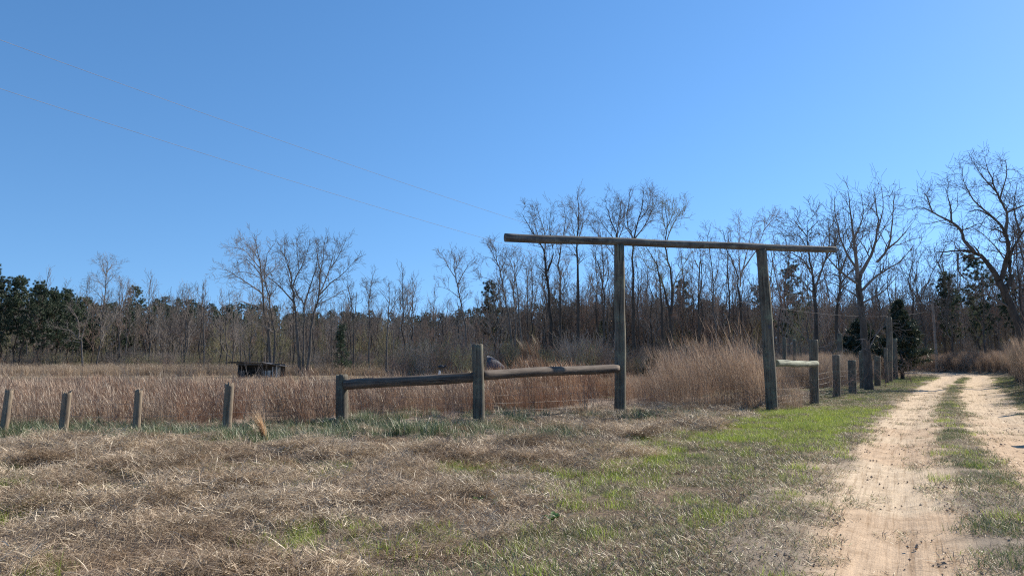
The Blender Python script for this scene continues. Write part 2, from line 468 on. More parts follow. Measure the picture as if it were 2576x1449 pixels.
# ------------------------------------------------------------------ scattering of uncountable plants
def scatter(name, protos, pts, rotz, scl, idx, label, cat, tilt=None):
    """one object of kind stuff; protos is a list of lists of unlinked mesh objects"""
    n = len(pts)
    me = bpy.data.meshes.new(name)
    me.vertices.add(n); me.vertices.foreach_set('co', np.asarray(pts, np.float32).ravel())
    rot = np.zeros((n, 3), np.float32); rot[:, 2] = rotz
    if tilt is not None: rot[:, :2] = tilt
    a = me.attributes.new('rot', 'FLOAT_VECTOR', 'POINT'); a.data.foreach_set('vector', rot.ravel())
    a = me.attributes.new('scl', 'FLOAT', 'POINT'); a.data.foreach_set('value', np.asarray(scl, np.float32))
    a = me.attributes.new('idx', 'INT', 'POINT'); a.data.foreach_set('value', np.asarray(idx, np.int32))
    o = part(name, me)
    tag(o, label, cat, kind='stuff')
    ng = bpy.data.node_groups.new(name, 'GeometryNodeTree')
    ng.interface.new_socket('Geometry', in_out='INPUT', socket_type='NodeSocketGeometry')
    ng.interface.new_socket('Geometry', in_out='OUTPUT', socket_type='NodeSocketGeometry')
    N = ng.nodes; Lk = ng.links
    gi = N.new('NodeGroupInput'); go = N.new('NodeGroupOutput')
    def attr(nm, t):
        k = N.new('GeometryNodeInputNamedAttribute'); k.data_type = t; k.inputs['Name'].default_value = nm
        return k.outputs['Attribute']
    r = attr('rot', 'FLOAT_VECTOR'); s = attr('scl', 'FLOAT'); ix = attr('idx', 'INT')
    e2r = N.new('FunctionNodeEulerToRotation'); Lk.new(r, e2r.inputs[0])
    jn = N.new('GeometryNodeJoinGeometry')
    for k, plist in enumerate(protos):
        cmp_ = N.new('FunctionNodeCompare'); cmp_.data_type = 'INT'; cmp_.operation = 'EQUAL'
        Lk.new(ix, cmp_.inputs[2]); cmp_.inputs[3].default_value = k
        for po in plist:
            oi = N.new('GeometryNodeObjectInfo'); oi.inputs['Object'].default_value = po
            oi.inputs['As Instance'].default_value = True
            ip = N.new('GeometryNodeInstanceOnPoints')
            Lk.new(gi.outputs[0], ip.inputs['Points']); Lk.new(cmp_.outputs[0], ip.inputs['Selection'])
            Lk.new(oi.outputs['Geometry'], ip.inputs['Instance'])
            Lk.new(e2r.outputs[0], ip.inputs['Rotation']); Lk.new(s, ip.inputs['Scale'])
            Lk.new(ip.outputs[0], jn.inputs[0])
    Lk.new(jn.outputs[0], go.inputs[0])
    md = o.modifiers.new('scatter', 'NODES'); md.node_group = ng
    return o

def blades(n, rad, hlen, width, th0, th1, k=3, az=None, z0=None, seed=0, flat=1.0):
    """n bent ribbons; th = angle from upright at foot / tip"""
    g = np.random.default_rng(seed)
    rr = rad * np.sqrt(g.random(n)); pa = g.random(n) * 2 * np.pi
    bx = rr * np.cos(pa); by = rr * np.sin(pa)
    bz = np.zeros(n) if z0 is None else g.uniform(z0[0], z0[1], n)
    A = g.random(n) * 2 * np.pi if az is None else g.normal(az[0], az[1], n)
    L = g.uniform(hlen[0], hlen[1], n); W = g.uniform(width[0], width[1], n)
    T0 = g.uniform(th0[0], th0[1], n); T1 = g.uniform(th1[0], th1[1], n)
    roll = g.uniform(-1, 1, n)
    px, py, pz = bx.copy(), by.copy(), bz.copy()
    side = A + np.pi / 2 + roll * .7
    rows = []
    for j in range(k + 1):
        t = j / k
        w = W * (1 - .85 * t ** 2) * .5
        sx = np.cos(side) * w; sy = np.sin(side) * w; sz = roll * w * .5
        rows.append((np.stack([px - sx, py - sy, pz - sz], 1), np.stack([px + sx, py + sy, pz + sz], 1)))
        th = T0 + (T1 - T0) * t
        st = L / k
        px = px + np.sin(th) * np.cos(A) * st; py = py + np.sin(th) * np.sin(A) * st; pz = pz + np.cos(th) * st * flat
    V = np.concatenate([np.stack([a, b], 1).reshape(-1, 3) for a, b in rows])   # row-major: row j, blade i, side
    F = []
    i = np.arange(n)
    for j in range(k):
        o = j * 2 * n; p = (j + 1) * 2 * n
        F.append(np.stack([o + 2 * i, o + 2 * i + 1, p + 2 * i + 1, p + 2 * i], 1))
    return V, np.concatenate(F)
def joinvf(lst):
    Vs, Fs, o = [], [], 0
    for v, f in lst:
        Vs.append(v); Fs.append(f + o); o += len(v)
    return np.concatenate(Vs), np.concatenate(Fs)
def proto(name, vf, mat):
    return part(name, mesh_from(name, vf[0], vf[1], mat), link=False)

def grid_pts(x0, x1, y0, y1, dens, seed):
    g = np.random.default_rng(seed)
    n = int((x1 - x0) * (y1 - y0) * dens)
    return g.uniform(x0, x1, n), g.uniform(y0, y1, n), g
def view_keep(x, y, m=1.5):
    return (np.abs(x) < y * .74 + m)

# --- matted straw
mats = []
for s in range(5):
    a = blades(330, .28, (.05, .13), (.0025, .0055), (.9, 1.55), (1.2, 2.0), 2, z0=(.0, .05), seed=s)
    b = blades(6, .28, (.08, .20), (.0025, .0045), (.3, 1.2), (1.0, 1.9), 3, z0=(.02, .06), seed=s + 50)
    mats.append([proto('straw_mat', joinvf([a, b]), M['thatch'])])
x, y, g = grid_pts(-17, 13, 3.6, 33, 22, 1)
d, th, sa, gr, n, n2 = zones(x, y)
keep = (g.random(len(x)) < th) & view_keep(x, y) & ~((y > 15.0) & (x < -5 + (y - 15)) & (y > 16.5)) & (g.random(len(x)) < np.where(y > 21, .55, 1))
keep &= ~((y > 13.9 + n * 1.5) & (x < 1.2 + n * 3) & (g.random(len(x)) < .75))
x, y = x[keep], y[keep]; g = np.random.default_rng(2)
z = terrain(x, y)
lump = sstep(.48, .70, fbm(x * 1.9, y * 1.9, 91, 4))
scatter('matted_straw', mats, np.stack([x, y, z + lump * .13], 1), g.uniform(0, 6.28, len(x)), g.uniform(.8, 1.25, len(x)) * (1 + .25 * lump), g.integers(0, 5, len(x)),
        'matted dry straw covering the foreground left of the dirt road', 'dry grass', g.normal(0, .20, (len(x), 2)))

# --- litter and crumbs of soil on the road
lt = []
for s in range(3):
    a = blades(16, .22, (.03, .10), (.003, .007), (1.3, 1.6), (1.4, 1.75), 2, z0=(.012, .02), seed=130 + s)
    g_ = np.random.default_rng(s); cV = []; cF = []
    for q in range(7):
        c_ = np.array([g_.uniform(-.25, .25), g_.uniform(-.25, .25), .018]); r_ = g_.uniform(.006, .018)
        o_ = np.array([[1, 0, 0], [0, 1, 0], [-1, 0, 0], [0, -1, 0], [0, 0, 1], [0, 0, -1]]) * r_ * g_.uniform(.6, 1.2, (6, 1))
        k_ = len(cV) * 6; cV.append(c_ + o_)
        for (i1, i2) in ((0, 1), (1, 2), (2, 3), (3, 0)): cF += [(k_ + i1, k_ + i2, k_ + 4, k_ + 4), (k_ + i2, k_ + i1, k_ + 5, k_ + 5)]
    lt.append([proto('litter', a, M['thatch']), part('crumbs', mesh_from('crumbs', np.concatenate(cV), [f[:3] for f in cF], M['crumb'], False), link=False)])
x, y, g = grid_pts(0, 24, 3.6, 34, 7, 131)
d = road_d(x, y); keep = (d > -1.6) & (d < 3.3) & view_keep(x, y, .6) & (g.random(len(x)) < .40 + 1.2 * (fbm(x * 1.5, y * 1.5, 77) > .55) * (np.abs(d - .95) < .6) + .5 * (d < -.5))
x, y = x[keep], y[keep]
scatter('road_litter', lt, np.stack([x, y, terrain(x, y)], 1), g.uniform(0, 6.28, len(x)), g.uniform(.6, 1.2, len(x)), g.integers(0, 3, len(x)),
        'bits of straw and soil crumbs strewn over the sandy road', 'litter')
# --- short mown verge
mw = []
for s in range(4):
    a = blades(230, .28, (.025, .085), (.003, .006), (.5, 1.5), (1.0, 1.8), 2, z0=(0, .02), seed=100 + s)
    mw.append([proto('mown_tuft', a, M['mown'])])
x, y, g = grid_pts(-1, 34, 3.6, 48, 15, 3)
d, th, sa, gr, n, n2 = zones(x, y)
keep = (g.random(len(x)) < (1 - th) * (1 - .975 * np.clip(sa * 1.3, 0, 1)) * np.where((y < 9) & (d > .6), .8, 1)) & view_keep(x, y, .8) & (d < 7) & (d > -9) & (g.random(len(x)) < np.where(y > 26, .6, 1))
x, y = x[keep], y[keep]
scatter('mown_grass', mw, np.stack([x, y, terrain(x, y)], 1), g.uniform(0, 6.28, len(x)), g.uniform(.8, 1.3, len(x)), g.integers(0, 4, len(x)),
        'short brown and green mown grass beside the dirt road', 'grass')

# --- fresh green grass patches
gp = []
for s in range(4):
    a = blades(95, .20, (.05, .14), (.0035, .006), (.0, .5), (.4, 1.3), 3, seed=150 + s)
    gp.append([proto('fresh_tuft', a, M['green'])])
def greenness(x, y, dull=False):
    d, th, sa, gr, n, n2 = zones(x, y)
    w = sstep(-5.2, -4.2, d + n) * sstep(-.7, -1.4, d + n2) * sstep(12.3, 14.0, y + n * 2) * sstep(25.0, 21.8, y + n * 2) * 1.0
    edge = np.exp(-((d + 3.4 + n * 1.2) / .55) ** 2) * sstep(.34, .52, fbm(x * .7, y * .7, 33)) * (y < 15) * .75
    mid = sstep(.50, .62, fbm(x * .75, y * .75, 66)) * th * (y < 14.2) * (.45 + .55 * sstep(-6.5, -3, x)) * .8
    strip = np.exp(-((d - 1.0 + n2 * .3) / .30) ** 2) * sstep(.40, .60, fbm(x * .45, y * .45, 44)) * .9
    right = sstep(2.6, 3.3, d + n2) * sstep(7, 4.5, d) * .55
    low = sstep(.55, .8, d + n2 * .4) * sstep(9.5, 7.5, y) * .75
    mids = np.exp(-((d - 1.0 + n2 * .3) / .26) ** 2) * sstep(9.2, 9.8, y) * sstep(12.9, 12.2, y) * .85
    rest = .10 * (d > -3.4) * (1 - sa)
    far_l = sstep(-6.5, -5.5, d) * sstep(-.9, -1.5, d + n2) * sstep(23, 27, y) * .7
    return np.clip(np.maximum.reduce([strip, right, low, rest, far_l, mids] if dull else [w, edge, mid, mids * .25, rest * .5]), 0, 1)
x, y, g = grid_pts(-12, 36, 3.6, 60, 22, 5)
keep = (g.random(len(x)) < greenness(x, y)) & view_keep(x, y, .6) & (g.random(len(x)) < np.where(y > 26, .5, 1))
x, y = x[keep], y[keep]
scatter('fresh_grass', gp, np.stack([x, y, terrain(x, y)], 1), g.uniform(0, 6.28, len(x)), g.uniform(.6, 1.2, len(x)), g.integers(0, 4, len(x)),
        'patches of bright green new grass by the gateway and road', 'grass')

gd = []
for s in range(4):
    a = blades(80, .20, (.04, .12), (.003, .006), (.0, .8), (.5, 1.5), 3, seed=160 + s)
    gd.append([proto('verge_tuft', a, M['verge_green'])])
x, y, g = grid_pts(-4, 40, 3.6, 66, 20, 55)
keep = (g.random(len(x)) < greenness(x, y, True)) & view_keep(x, y, .6) & (g.random(len(x)) < np.where(y > 26, .6, 1))
x, y = x[keep], y[keep]
scatter('verge_grass', gd, np.stack([x, y, terrain(x, y)], 1), g.uniform(0, 6.28, len(x)), g.uniform(.6, 1.25, len(x)), g.integers(0, 4, len(x)),
        'dull green grass on the crown and verges of the dirt road', 'grass')
# --- rank green strip along the wire fence
rk = []
for s in range(4):
    a = blades(85, .20, (.14, .38), (.005, .009), (.0, .4), (.5, 1.5), 4, seed=170 + s)
    rk.append([proto('rank_tuft', a, M['rank'])])
x, y, g = grid_pts(-15, 6, 13.2, 20.5, 14, 6)
n = fbm(x * .7, y * .7, 3) - .5
m = sstep(13.7, 14.3, y + n * 1.8) * sstep(17.2, 16.2, y + n) * sstep(2.0, -2.0, x + n * 5)
m = np.maximum(m, .45 * sstep(.5, .62, fbm(x * 1.1, y * 1.1, 12)) * sstep(17, 17.6, y) * sstep(-4.6, -4.2, x))
keep = (g.random(len(x)) < m) & view_keep(x, y, 1)
x, y = x[keep], y[keep]
scatter('rank_grass', rk, np.stack([x, y, terrain(x, y)], 1), g.uniform(0, 6.28, len(x)), g.uniform(.7, 1.2, len(x)), g.integers(0, 4, len(x)),
        'longer blue green grass in a strip along the wire fence', 'grass')

# --- broomsedge
def sedge_clump(seed, h, n=40, rad=.16, mat='sedge', fluff=150, wd=(.003, .006)):
    g = np.random.default_rng(seed)
    st = blades(n, rad, (h * .7, h), wd, (0, .16), (.12, .5), 4, az=(math.pi, 1.1), seed=seed)
    # wisps spread through the upper two thirds
    fl = blades(fluff, rad * 1.9, (h * .10, h * .26), (.003, .008), (.1, .6), (.4, 1.1), 2, az=(math.pi, .9), seed=seed + 1)
    v, f = fl
    zz = g.uniform(.30, .93, fluff) * h
    lean = (zz / h) ** 2 * h * .22
    for j in range(3):
        v[j * 2 * fluff:(j + 1) * 2 * fluff, 2] += np.repeat(zz, 2)
        v[j * 2 * fluff:(j + 1) * 2 * fluff, 0] -= np.repeat(lean, 2)
    lo = blades(int(n * .8), rad * 1.5, (h * .15, h * .4), (.004, .007), (.1, .6), (.9, 1.8), 3, seed=seed + 2)
    return proto('sedge_clump', joinvf([st, (v, f), lo]), M[mat])
sg = [[sedge_clump(200 + s * 7, h)] for s, h in enumerate((.85, .95, 1.05, 1.15, .8))]
sg += [[sedge_clump(250 + s * 7, h, mat='sedge_grey')] for s, h in enumerate((.8, .95, 1.05))]
x, y, g = grid_pts(-46, 22, 15.8, 56, 4.6, 7)
n = fbm(x * .25, y * .25, 14)
d = road_d(x, y)
m = np.where(x < -4.3, sstep(15.9, 16.6, y), sstep(21.0, 24.0, y - .0 * x + n * 2))
m = np.maximum(m, .25 * (y > 18.8) * (x > -4.4) * (x < 3.0))
m = m * sstep(.30, .48, n + .08 * (y < 30) + .25 * (fbm(x * .9, y * .9, 57) - .5)) * sstep(-7.5, -9.5, d)
m = m * np.where((x > 2.2) & (x < 4.8) & (y < 31), .12, 1)       # the track through the gateway
m = m * np.where(y > 42, .6, 1) * sstep(54, 47, y + 6 * n)
keep = (g.random(len(x)) < m) & view_keep(x, y, 2)
x, y = x[keep], y[keep]
hh = g.uniform(.60, 1.2, len(x)) * (.45 + 1.05 * fbm(x * .5, y * .5, 19))
lim = (1.56 - .0215 * y - terrain(x, y)) * g.uniform(.62, .97, len(x))
hh = np.minimum(hh, lim) * (1 + .75 * np.exp(-((x - y * .05) / 2.8) ** 2) * (y > 24))
scatter('broomsedge', sg, np.stack([x, y, terrain(x, y)], 1), g.uniform(-.8, .8, len(x)), hh * np.where(g.random(len(x)) < .05, 1.22, 1), np.where(fbm(x * .35, y * .35, 64) + g.normal(0, .06, len(x)) > .61, g.integers(5, 8, len(x)), g.integers(0, 5, len(x))),
        'waist high tan and rust broomsedge filling the field behind the fences', 'tall grass')
# far strips
fg = [[sedge_clump(300 + s * 7, 1.1, 26, .35, 'sedge_far', 90, (.012, .022))] for s in range(3)]
x, y, g = grid_pts(-150, 60, 60, 158, .85, 8)
n = fbm(x * .08, y * .12, 24)
m = np.where(y < 104, .25 + .0 * n, 1.0) * sstep(.3, .5, n + .35 * (y > 112)) * (road_d(x, y) < -7)
keep = (g.random(len(x)) < m) & view_keep(x, y, 4) & ~((y > 86) & (y < 103) & (x > -40) & (x < -18))
x, y = x[keep], y[keep]
scatter('far_sedge', fg, np.stack([x, y, terrain(x, y)], 1), g.uniform(-.8, .8, len(x)), g.uniform(.7, 1.35, len(x)) * np.where(y > 104, 1.25, .55), g.integers(0, 3, len(x)),
        'pale dry grass strip at the foot of the far tree line', 'tall grass')
# tall dark sedge and briars on both sides of the road further up
tg = [[sedge_clump(330 + s * 7, 1.7, 60, .22, 'dark_sedge' if s < 3 else 'sedge_grey', 260, (.005, .009))] for s in range(5)]
x, y, g = grid_pts(8, 95, 22, 125, 2.6, 9)
d = road_d(x, y); n = fbm(x * .25, y * .25, 34)
m = sstep(4.6, 6.2, d + n * 1.5) * sstep(18, 12, d) * sstep(20, 27, y)
m = np.maximum(m, sstep(-3.6, -4.6, d) * sstep(-13, -9, d) * sstep(36, 44, y))
m = np.maximum(m, (y > 100) * 1.0)
keep = (g.random(len(x)) < m * sstep(.25, .45, n)) & view_keep(x, y, 3)
x, y = x[keep], y[keep]
scatter('roadside_sedge', tg, np.stack([x, y, terrain(x, y)], 1), g.uniform(-.8, .8, len(x)), g.uniform(.7, 1.15, len(x)) * np.where((road_d(x, y) > 4) & (y < 50), 1.35, 1), np.where((y > 70) | (g.random(len(x)) < .3), g.integers(3, 5, len(x)), g.integers(0, 3, len(x))),
        'tall dark brown grass and briars lining both sides of the far road', 'tall grass')

# ------------------------------------------------------------------ tree growing
class Tree:
    def __init__(s, seed): s.b = {}; s.rnd = random.Random(seed)
    def add(s, grp, sides, pts, rad):
        s.b.setdefault((grp, sides, len(pts)), []).append((pts, rad))
    def mesh(s, grp, name, mat):
        Vs, Fs, off = [], [], 0
        for (g_, sides, n), L in s.b.items():
            if g_ != grp: continue
            Pn = np.array([l[0] for l in L], float)              # B,n,3
            Rn = np.array([l[1] for l in L], float)              # B,n
            B = len(L)
            T = np.gradient(Pn, axis=1) if n > 2 else np.repeat((Pn[:, 1:2] - Pn[:, 0:1]), 2, 1)
            T /= np.linalg.norm(T, axis=2, keepdims=True) + 1e-9
            ref = np.where(np.abs(T[:, :, 2:3]) > .9, np.array([1., 0, 0]), np.array([0, 0, 1.]))
            ref = np.repeat(ref[:, :1], n, 1)
            U = np.cross(T, ref); U /= np.linalg.norm(U, axis=2, keepdims=True) + 1e-9
            W = np.cross(T, U)
            a = np.arange(sides) * 2 * np.pi / sides
            ring = Pn[:, :, None] + Rn[:, :, None, None] * (U[:, :, None] * np.cos(a)[None, None, :, None] + W[:, :, None] * np.sin(a)[None, None, :, None])
            Vs.append(ring.reshape(-1, 3))
            base = off + np.arange(B)[:, None, None] * n * sides + np.arange(n - 1)[None, :, None] * sides
            j = np.arange(sides)[None, None, :]; jn = (j + 1) % sides
            f = np.stack([base + j, base + jn, base + sides + jn, base + sides + j], -1).reshape(-1, 4)
            Fs.append(f); off += B * n * sides
        if not Vs: return None
        return mesh_from(name, np.concatenate(Vs), np.concatenate(Fs), mat)

def nrm(v):
    l = math.sqrt(v[0] * v[0] + v[1] * v[1] + v[2] * v[2]) + 1e-9
    return (v[0] / l, v[1] / l, v[2] / l)
def deviate(rn, d, ang):
    """a direction at angle ang to d, random way round"""
    a = rn.uniform(0, 6.2832)
    ref = (0, 0, 1) if abs(d[2]) < .9 else (1, 0, 0)
    u = nrm((d[1] * ref[2] - d[2] * ref[1], d[2] * ref[0] - d[0] * ref[2], d[0] * ref[1] - d[1] * ref[0]))
    w = (d[1] * u[2] - d[2] * u[1], d[2] * u[0] - d[0] * u[2], d[0] * u[1] - d[1] * u[0])
    c, s = math.cos(ang), math.sin(ang); ca, sa = math.cos(a), math.sin(a)
    return nrm(tuple(d[i] * c + (u[i] * ca + w[i] * sa) * s for i in range(3)))
NSEG = {1: 7, 2: 5, 3: 3, 4: 1}
SIDE = {0: 8, 1: 5, 2: 4, 3: 3, 4: 3}
def grow(T, p, d, L, r, lvl, pr):
    rn = T.rnd; n = NSEG[lvl]; pts = [p]; rad = [r]; st = L / n; dirs = [d]
    rmin = pr.get('rmin', .011)
    for i in range(n):
        w = pr.get('wob', .22) if lvl < 4 else .1
        d = nrm((d[0] + rn.gauss(0, w), d[1] + rn.gauss(0, w), d[2] + rn.gauss(0, w) + pr.get('trop', .12)))
        p = (p[0] + d[0] * st, p[1] + d[1] * st, p[2] + d[2] * st)
        pts.append(p); dirs.append(d)
        rad.append(max(rmin * .7, r * (1 - .75 * (i + 1) / n)))
    T.add('trunk' if lvl == 0 else 'crown', SIDE[lvl], pts, rad)
    if lvl < pr.get('maxl', 4):
        sp = pr['space'][lvl]
        nc = int(L / sp + rn.random())
        for k in range(nc):
            t = rn.uniform(.15, 1.0) if k else 1.0
            f = t * n; i = min(int(f), n - 1); q = f - i
            a, b = pts[i], pts[i + 1]
            c = (a[0] + (b[0] - a[0]) * q, a[1] + (b[1] - a[1]) * q, a[2] + (b[2] - a[2]) * q)
            ra = rad[i] + (rad[i + 1] - rad[i]) * q
            cd = deviate(rn, dirs[i + 1], rn.uniform(*pr.get('ang', (.45, .95))))
            cl = L * rn.uniform(.35, .62) * (1.15 - .6 * t) if lvl < 3 else rn.uniform(*pr.get('twig', (.25, .6)))
            grow(T, c, cd, max(cl, .25), max(rmin, ra * .6), lvl + 1, pr)
def limb(T, pts, r0, r1, grp, pr, start=.25, lvl=1, kids=1.0):
    """an explicit limb through given points; branches grow along it"""
    rn = T.rnd
    n = len(pts); out = []
    sub = 3
    for i in range(n - 1):
        for k in range(sub):
            t = k / sub
            p0 = pts[max(i - 1, 0)]; p1 = pts[i]; p2 = pts[i + 1]; p3 = pts[min(i + 2, n - 1)]
            q = [.5 * ((2 * p1[j]) + (-p0[j] + p2[j]) * t + (2 * p0[j] - 5 * p1[j] + 4 * p2[j] - p3[j]) * t * t + (-p0[j] + 3 * p1[j] - 3 * p2[j] + p3[j]) * t ** 3) for j in range(3)]
            out.append(q)
    out.append(list(pts[-1]))
    L = 0; cum = [0]
    for i in range(1, len(out)):
        L += math.dist(out[i], out[i - 1]); cum.append(L)
    w = .012 * L
    for i in range(1, len(out) - 1):
        for j in range(3): out[i][j] += rn.gauss(0, w * .35)
    rad = [r0 + (r1 - r0) * (c / L) ** .8 for c in cum]
    T.add(grp, 9 if r0 > .12 else 6, [tuple(p) for p in out], rad)
    sp = pr['space'][0] / kids
    nc = int(L * (1 - start) / sp)
    for k in range(nc):
        t = start + (1 - start) * (k + rn.random()) / max(nc, 1)
        s = t * L
        i = 1
        while i < len(cum) - 1 and cum[i] < s: i += 1
        q = (s - cum[i - 1]) / max(cum[i] - cum[i - 1], 1e-6)
        a, b = out[i - 1], out[i]
        c = tuple(a[j] + (b[j] - a[j]) * q for j in range(3))
        d = nrm(tuple(b[j] - a[j] for j in range(3)))
        ra = rad[i - 1] + (rad[i] - rad[i - 1]) * q
        cl = rn.uniform(.6, 1.25) * pr.get('side', 2.2) * (1.1 - .55 * t)
        grow(T, c, deviate(rn, d, rn.uniform(*pr.get('ang', (.45, .95)))), cl, max(pr.get('rmin', .011), min(ra * .5, .07)), max(lvl + 1, 2), pr)

def finish(T, name, base, label, cat='tree', bark='bark', twig='twig', group=None):
    root = empty(name, base, label, cat, group)
    Mi = Matrix.Translation(-Vector(base))
    for grp, m in (('trunk', bark), ('crown', twig)):
        me = T.mesh(grp, grp, M[m])
        if me:
            me.transform(Mi)
            part(grp, me, root)
    return root

FAR = dict(space=[.44, .40, .31, .30], trop=.10, side=2.3, rmin=.016, twig=(.35, .8), wob=.2, maxl=4)
def traced(seed, Z, depth, limbs, label, bark='bark', twig='twig', pr=FAR, name='bare_tree', spread=1.2, zoff=0, cat='tree'):
    """limbs: (points in the enlarged view Z, start radius, end radius, children density, where children start)"""
    ox, oy, s = Z
    T = Tree(seed); rn = T.rnd
    first = limbs[0][0][0]
    bx = P(ox + first[0] * s, 905, depth).x
    base = Vector((bx, depth, H(bx, depth) - .1))
    for k, (pp, r0, r1, kids, st) in enumerate(limbs):
        sl = rn.uniform(-1, 1) * spread
        pts = []
        trunk = (k == 0) or st >= .999 or r0 > .17
        for i, (zx, zy) in enumerate(pp):
            t = i / (len(pp) - 1)
            # depth of a limb's foot follows the trunk, its tip swings towards or away from the viewer
            pts.append(P(ox + zx * s, oy + zy * s, depth + (sl * 2.2 * t if k else rn.uniform(-.2, .2))))
        if trunk and pts[0].z < base.z + 3:
            pts[0].z = H(pts[0].x, pts[0].y) - .15
        limb(T, [tuple(p) for p in pts], r0, r1, 'trunk' if (k == 0 or r0 > .12) else 'crown', pr, st, 1, kids)
    return finish(T, name, base, label, cat, bark, twig)

Z1 = (0, 558.1, .26667); Z2 = (515.2, 558.1, .26667); Z3 = (1030.4, 446.5, .28445); Z4 = (1588.5, 446.5, .26069); Z5 = (2017.9, 360.6, .43266)

traced(1, Z2, 106, [([(625, 1330), (610, 1050), (560, 850), (540, 600), (520, 380), (480, 180), (465, 110)], .30, .03, 1, .35),
    ([(665, 1330), (650, 1050), (620, 850), (605, 700), (560, 520), (600, 300), (640, 220)], .22, .03, 1, .3),
    ([(548, 680), (430, 590), (300, 510), (200, 450), (100, 435)], .12, .02, 1.1, .15),
    ([(530, 500), (430, 380), (330, 310), (290, 325)], .09, .02, 1.1, .2), ([(522, 430), (450, 350), (370, 260), (220, 235)], .09, .02, 1.1, .15),
    ([(520, 380), (450, 260), (350, 180), (290, 170)], .07, .02, 1.1, .15),
    ([(560, 560), (480, 500), (330, 470), (170, 520)], .08, .02, 1.0, .15),
    ([(575, 820), (430, 770), (300, 755), (200, 785)], .09, .02, .8, .2), ([(605, 900), (480, 870), (380, 905)], .07, .02, .7, .2),
    ([(605, 700), (660, 640), (680, 600)], .09, .03, 1.0, .2), ([(560, 530), (640, 450), (700, 400)], .07, .02, 1, .2)],
    'broad bare oak with long limbs spreading left above the low shed', spread=2)
traced(2, Z2, 101, [([(905, 1430), (880, 1100), (850, 800), (830, 600), (800, 420), (730, 260), (680, 180)], .27, .03, 1, .45),
    ([(930, 1430), (930, 1000), (935, 800), (890, 700), (820, 600), (760, 420), (720, 350)], .20, .03, 1, .45),
    ([(970, 1430), (990, 1100), (1030, 870), (1070, 700), (1090, 500), (1120, 300), (1135, 140)], .25, .03, 1, .42),
    ([(830, 600), (880, 480), (960, 310), (995, 150)], .11, .02, 1.1, .15), ([(820, 520), (760, 350), (750, 180)], .08, .02, 1.1, .15),
    ([(845, 760), (700, 600), (580, 500), (530, 420)], .12, .02, .9, .2), ([(935, 820), (965, 690), (1010, 560), (1050, 400), (1080, 200)], .14, .02, 1, .2),
    ([(1070, 690), (1110, 620), (1180, 430), (1250, 180)], .12, .02, 1.1, .2), ([(1075, 690), (1180, 580), (1300, 490), (1430, 350)], .11, .02, 1.1, .2),
    ([(1190, 430), (1260, 320), (1330, 170)], .07, .02, 1.1, .15), ([(1080, 770), (1200, 710), (1310, 640)], .07, .02, 1, .3),
    ([(890, 480), (870, 280), (870, 140)], .07, .02, 1.1, .1), ([(1095, 480), (1060, 300), (1070, 200)], .07, .02, 1.1, .1)],
    'bare tree of several stems fanning out right of the low shed', spread=2)
traced(3, Z3, 108, [([(505, 1500), (470, 1200), (430, 1000), (400, 850), (390, 700), (370, 670)], .19, .03, 1, .45),
    ([(405, 880), (350, 800), (310, 720), (285, 680)], .08, .02, 1.1, .2), ([(420, 960), (470, 850), (520, 770), (580, 710)], .09, .02, 1.1, .2),
    ([(400, 820), (440, 740), (430, 660)], .07, .02, 1.1, .1), ([(440, 1060), (330, 980), (230, 960)], .06, .02, .8, .3)],
    'solitary bare tree leaning left with a fan shaped crown, left of the gateway beam')
traced(4, Z3, 104, [([(905, 1500), (870, 1200), (830, 980), (790, 800), (740, 670), (690, 600)], .19, .03, 1, .4),
    ([(800, 840), (850, 720), (880, 640)], .08, .02, 1.1, .15), ([(785, 780), (720, 710), (655, 700)], .07, .02, 1.1, .15), ([(830, 1000), (720, 900), (590, 870)], .07, .02, 1.0, .3),
    ([(770, 740), (760, 640), (720, 570)], .06, .02, 1.1, .1)],
    'leaning bare tree whose crown stands just below the left end of the beam')
traced(5, Z3, 100, [([(990, 1500), (970, 1200), (950, 950), (900, 780), (840, 660)], .15, .03, 1, .5), ([(930, 860), (960, 760), (930, 680)], .06, .02, 1, .2)],
    'thin bare tree curving left under the left part of the beam')
traced(6, Z3, 100, [([(1258, 1500), (1240, 1150), (1210, 850), (1190, 700), (1150, 560), (1060, 450), (1000, 320)], .33, .03, 1, .42),
    ([(1190, 720), (1200, 520), (1160, 380), (1130, 260)], .12, .02, 1.1, .2), ([(1213, 830), (1270, 680), (1240, 450), (1250, 220)], .13, .02, 1.1, .35),
    ([(1150, 570), (1110, 430), (1060, 270)], .08, .02, 1.1, .15), ([(1235, 1080), (1300, 980), (1340, 900)], .06, .02, .8, .3), ([(1235, 1060), (1160, 940), (1080, 850)], .07, .02, .8, .3)],
    'tall stout bare tree with forked crown rising above the beam\'s left third', bark='bark_dark', spread=2)
traced(7, Z3, 106, [([(1335, 1500), (1330, 1000), (1325, 700), (1350, 560), (1380, 400), (1370, 260)], .22, .03, 1, .35),
    ([(1335, 700), (1290, 560), (1320, 450)], .07, .02, 1, .2), ([(1330, 900), (1400, 780), (1430, 700)], .06, .02, 1, .2)],
    'narrow bare tree between the two tallest trees left of the first gate post', bark='bark_dark')
traced(8, Z3, 99, [([(1490, 1500), (1490, 1000), (1480, 700), (1490, 500), (1500, 300), (1480, 120)], .29, .03, 1, .5),
    ([(1482, 600), (1440, 430), (1415, 330)], .10, .02, 1.2, .15), ([(1490, 560), (1530, 400), (1540, 240)], .09, .02, 1.2, .15), ([(1490, 740), (1510, 700), (1530, 670)], .07, .02, .8, .3),
    ([(1495, 460), (1470, 300), (1420, 220)], .06, .02, 1.2, .15), ([(1490, 1150), (1560, 1030), (1620, 960)], .06, .02, .8, .2)],
    'tall straight bare tree with a pointed crown above the beam', bark='bark_dark')
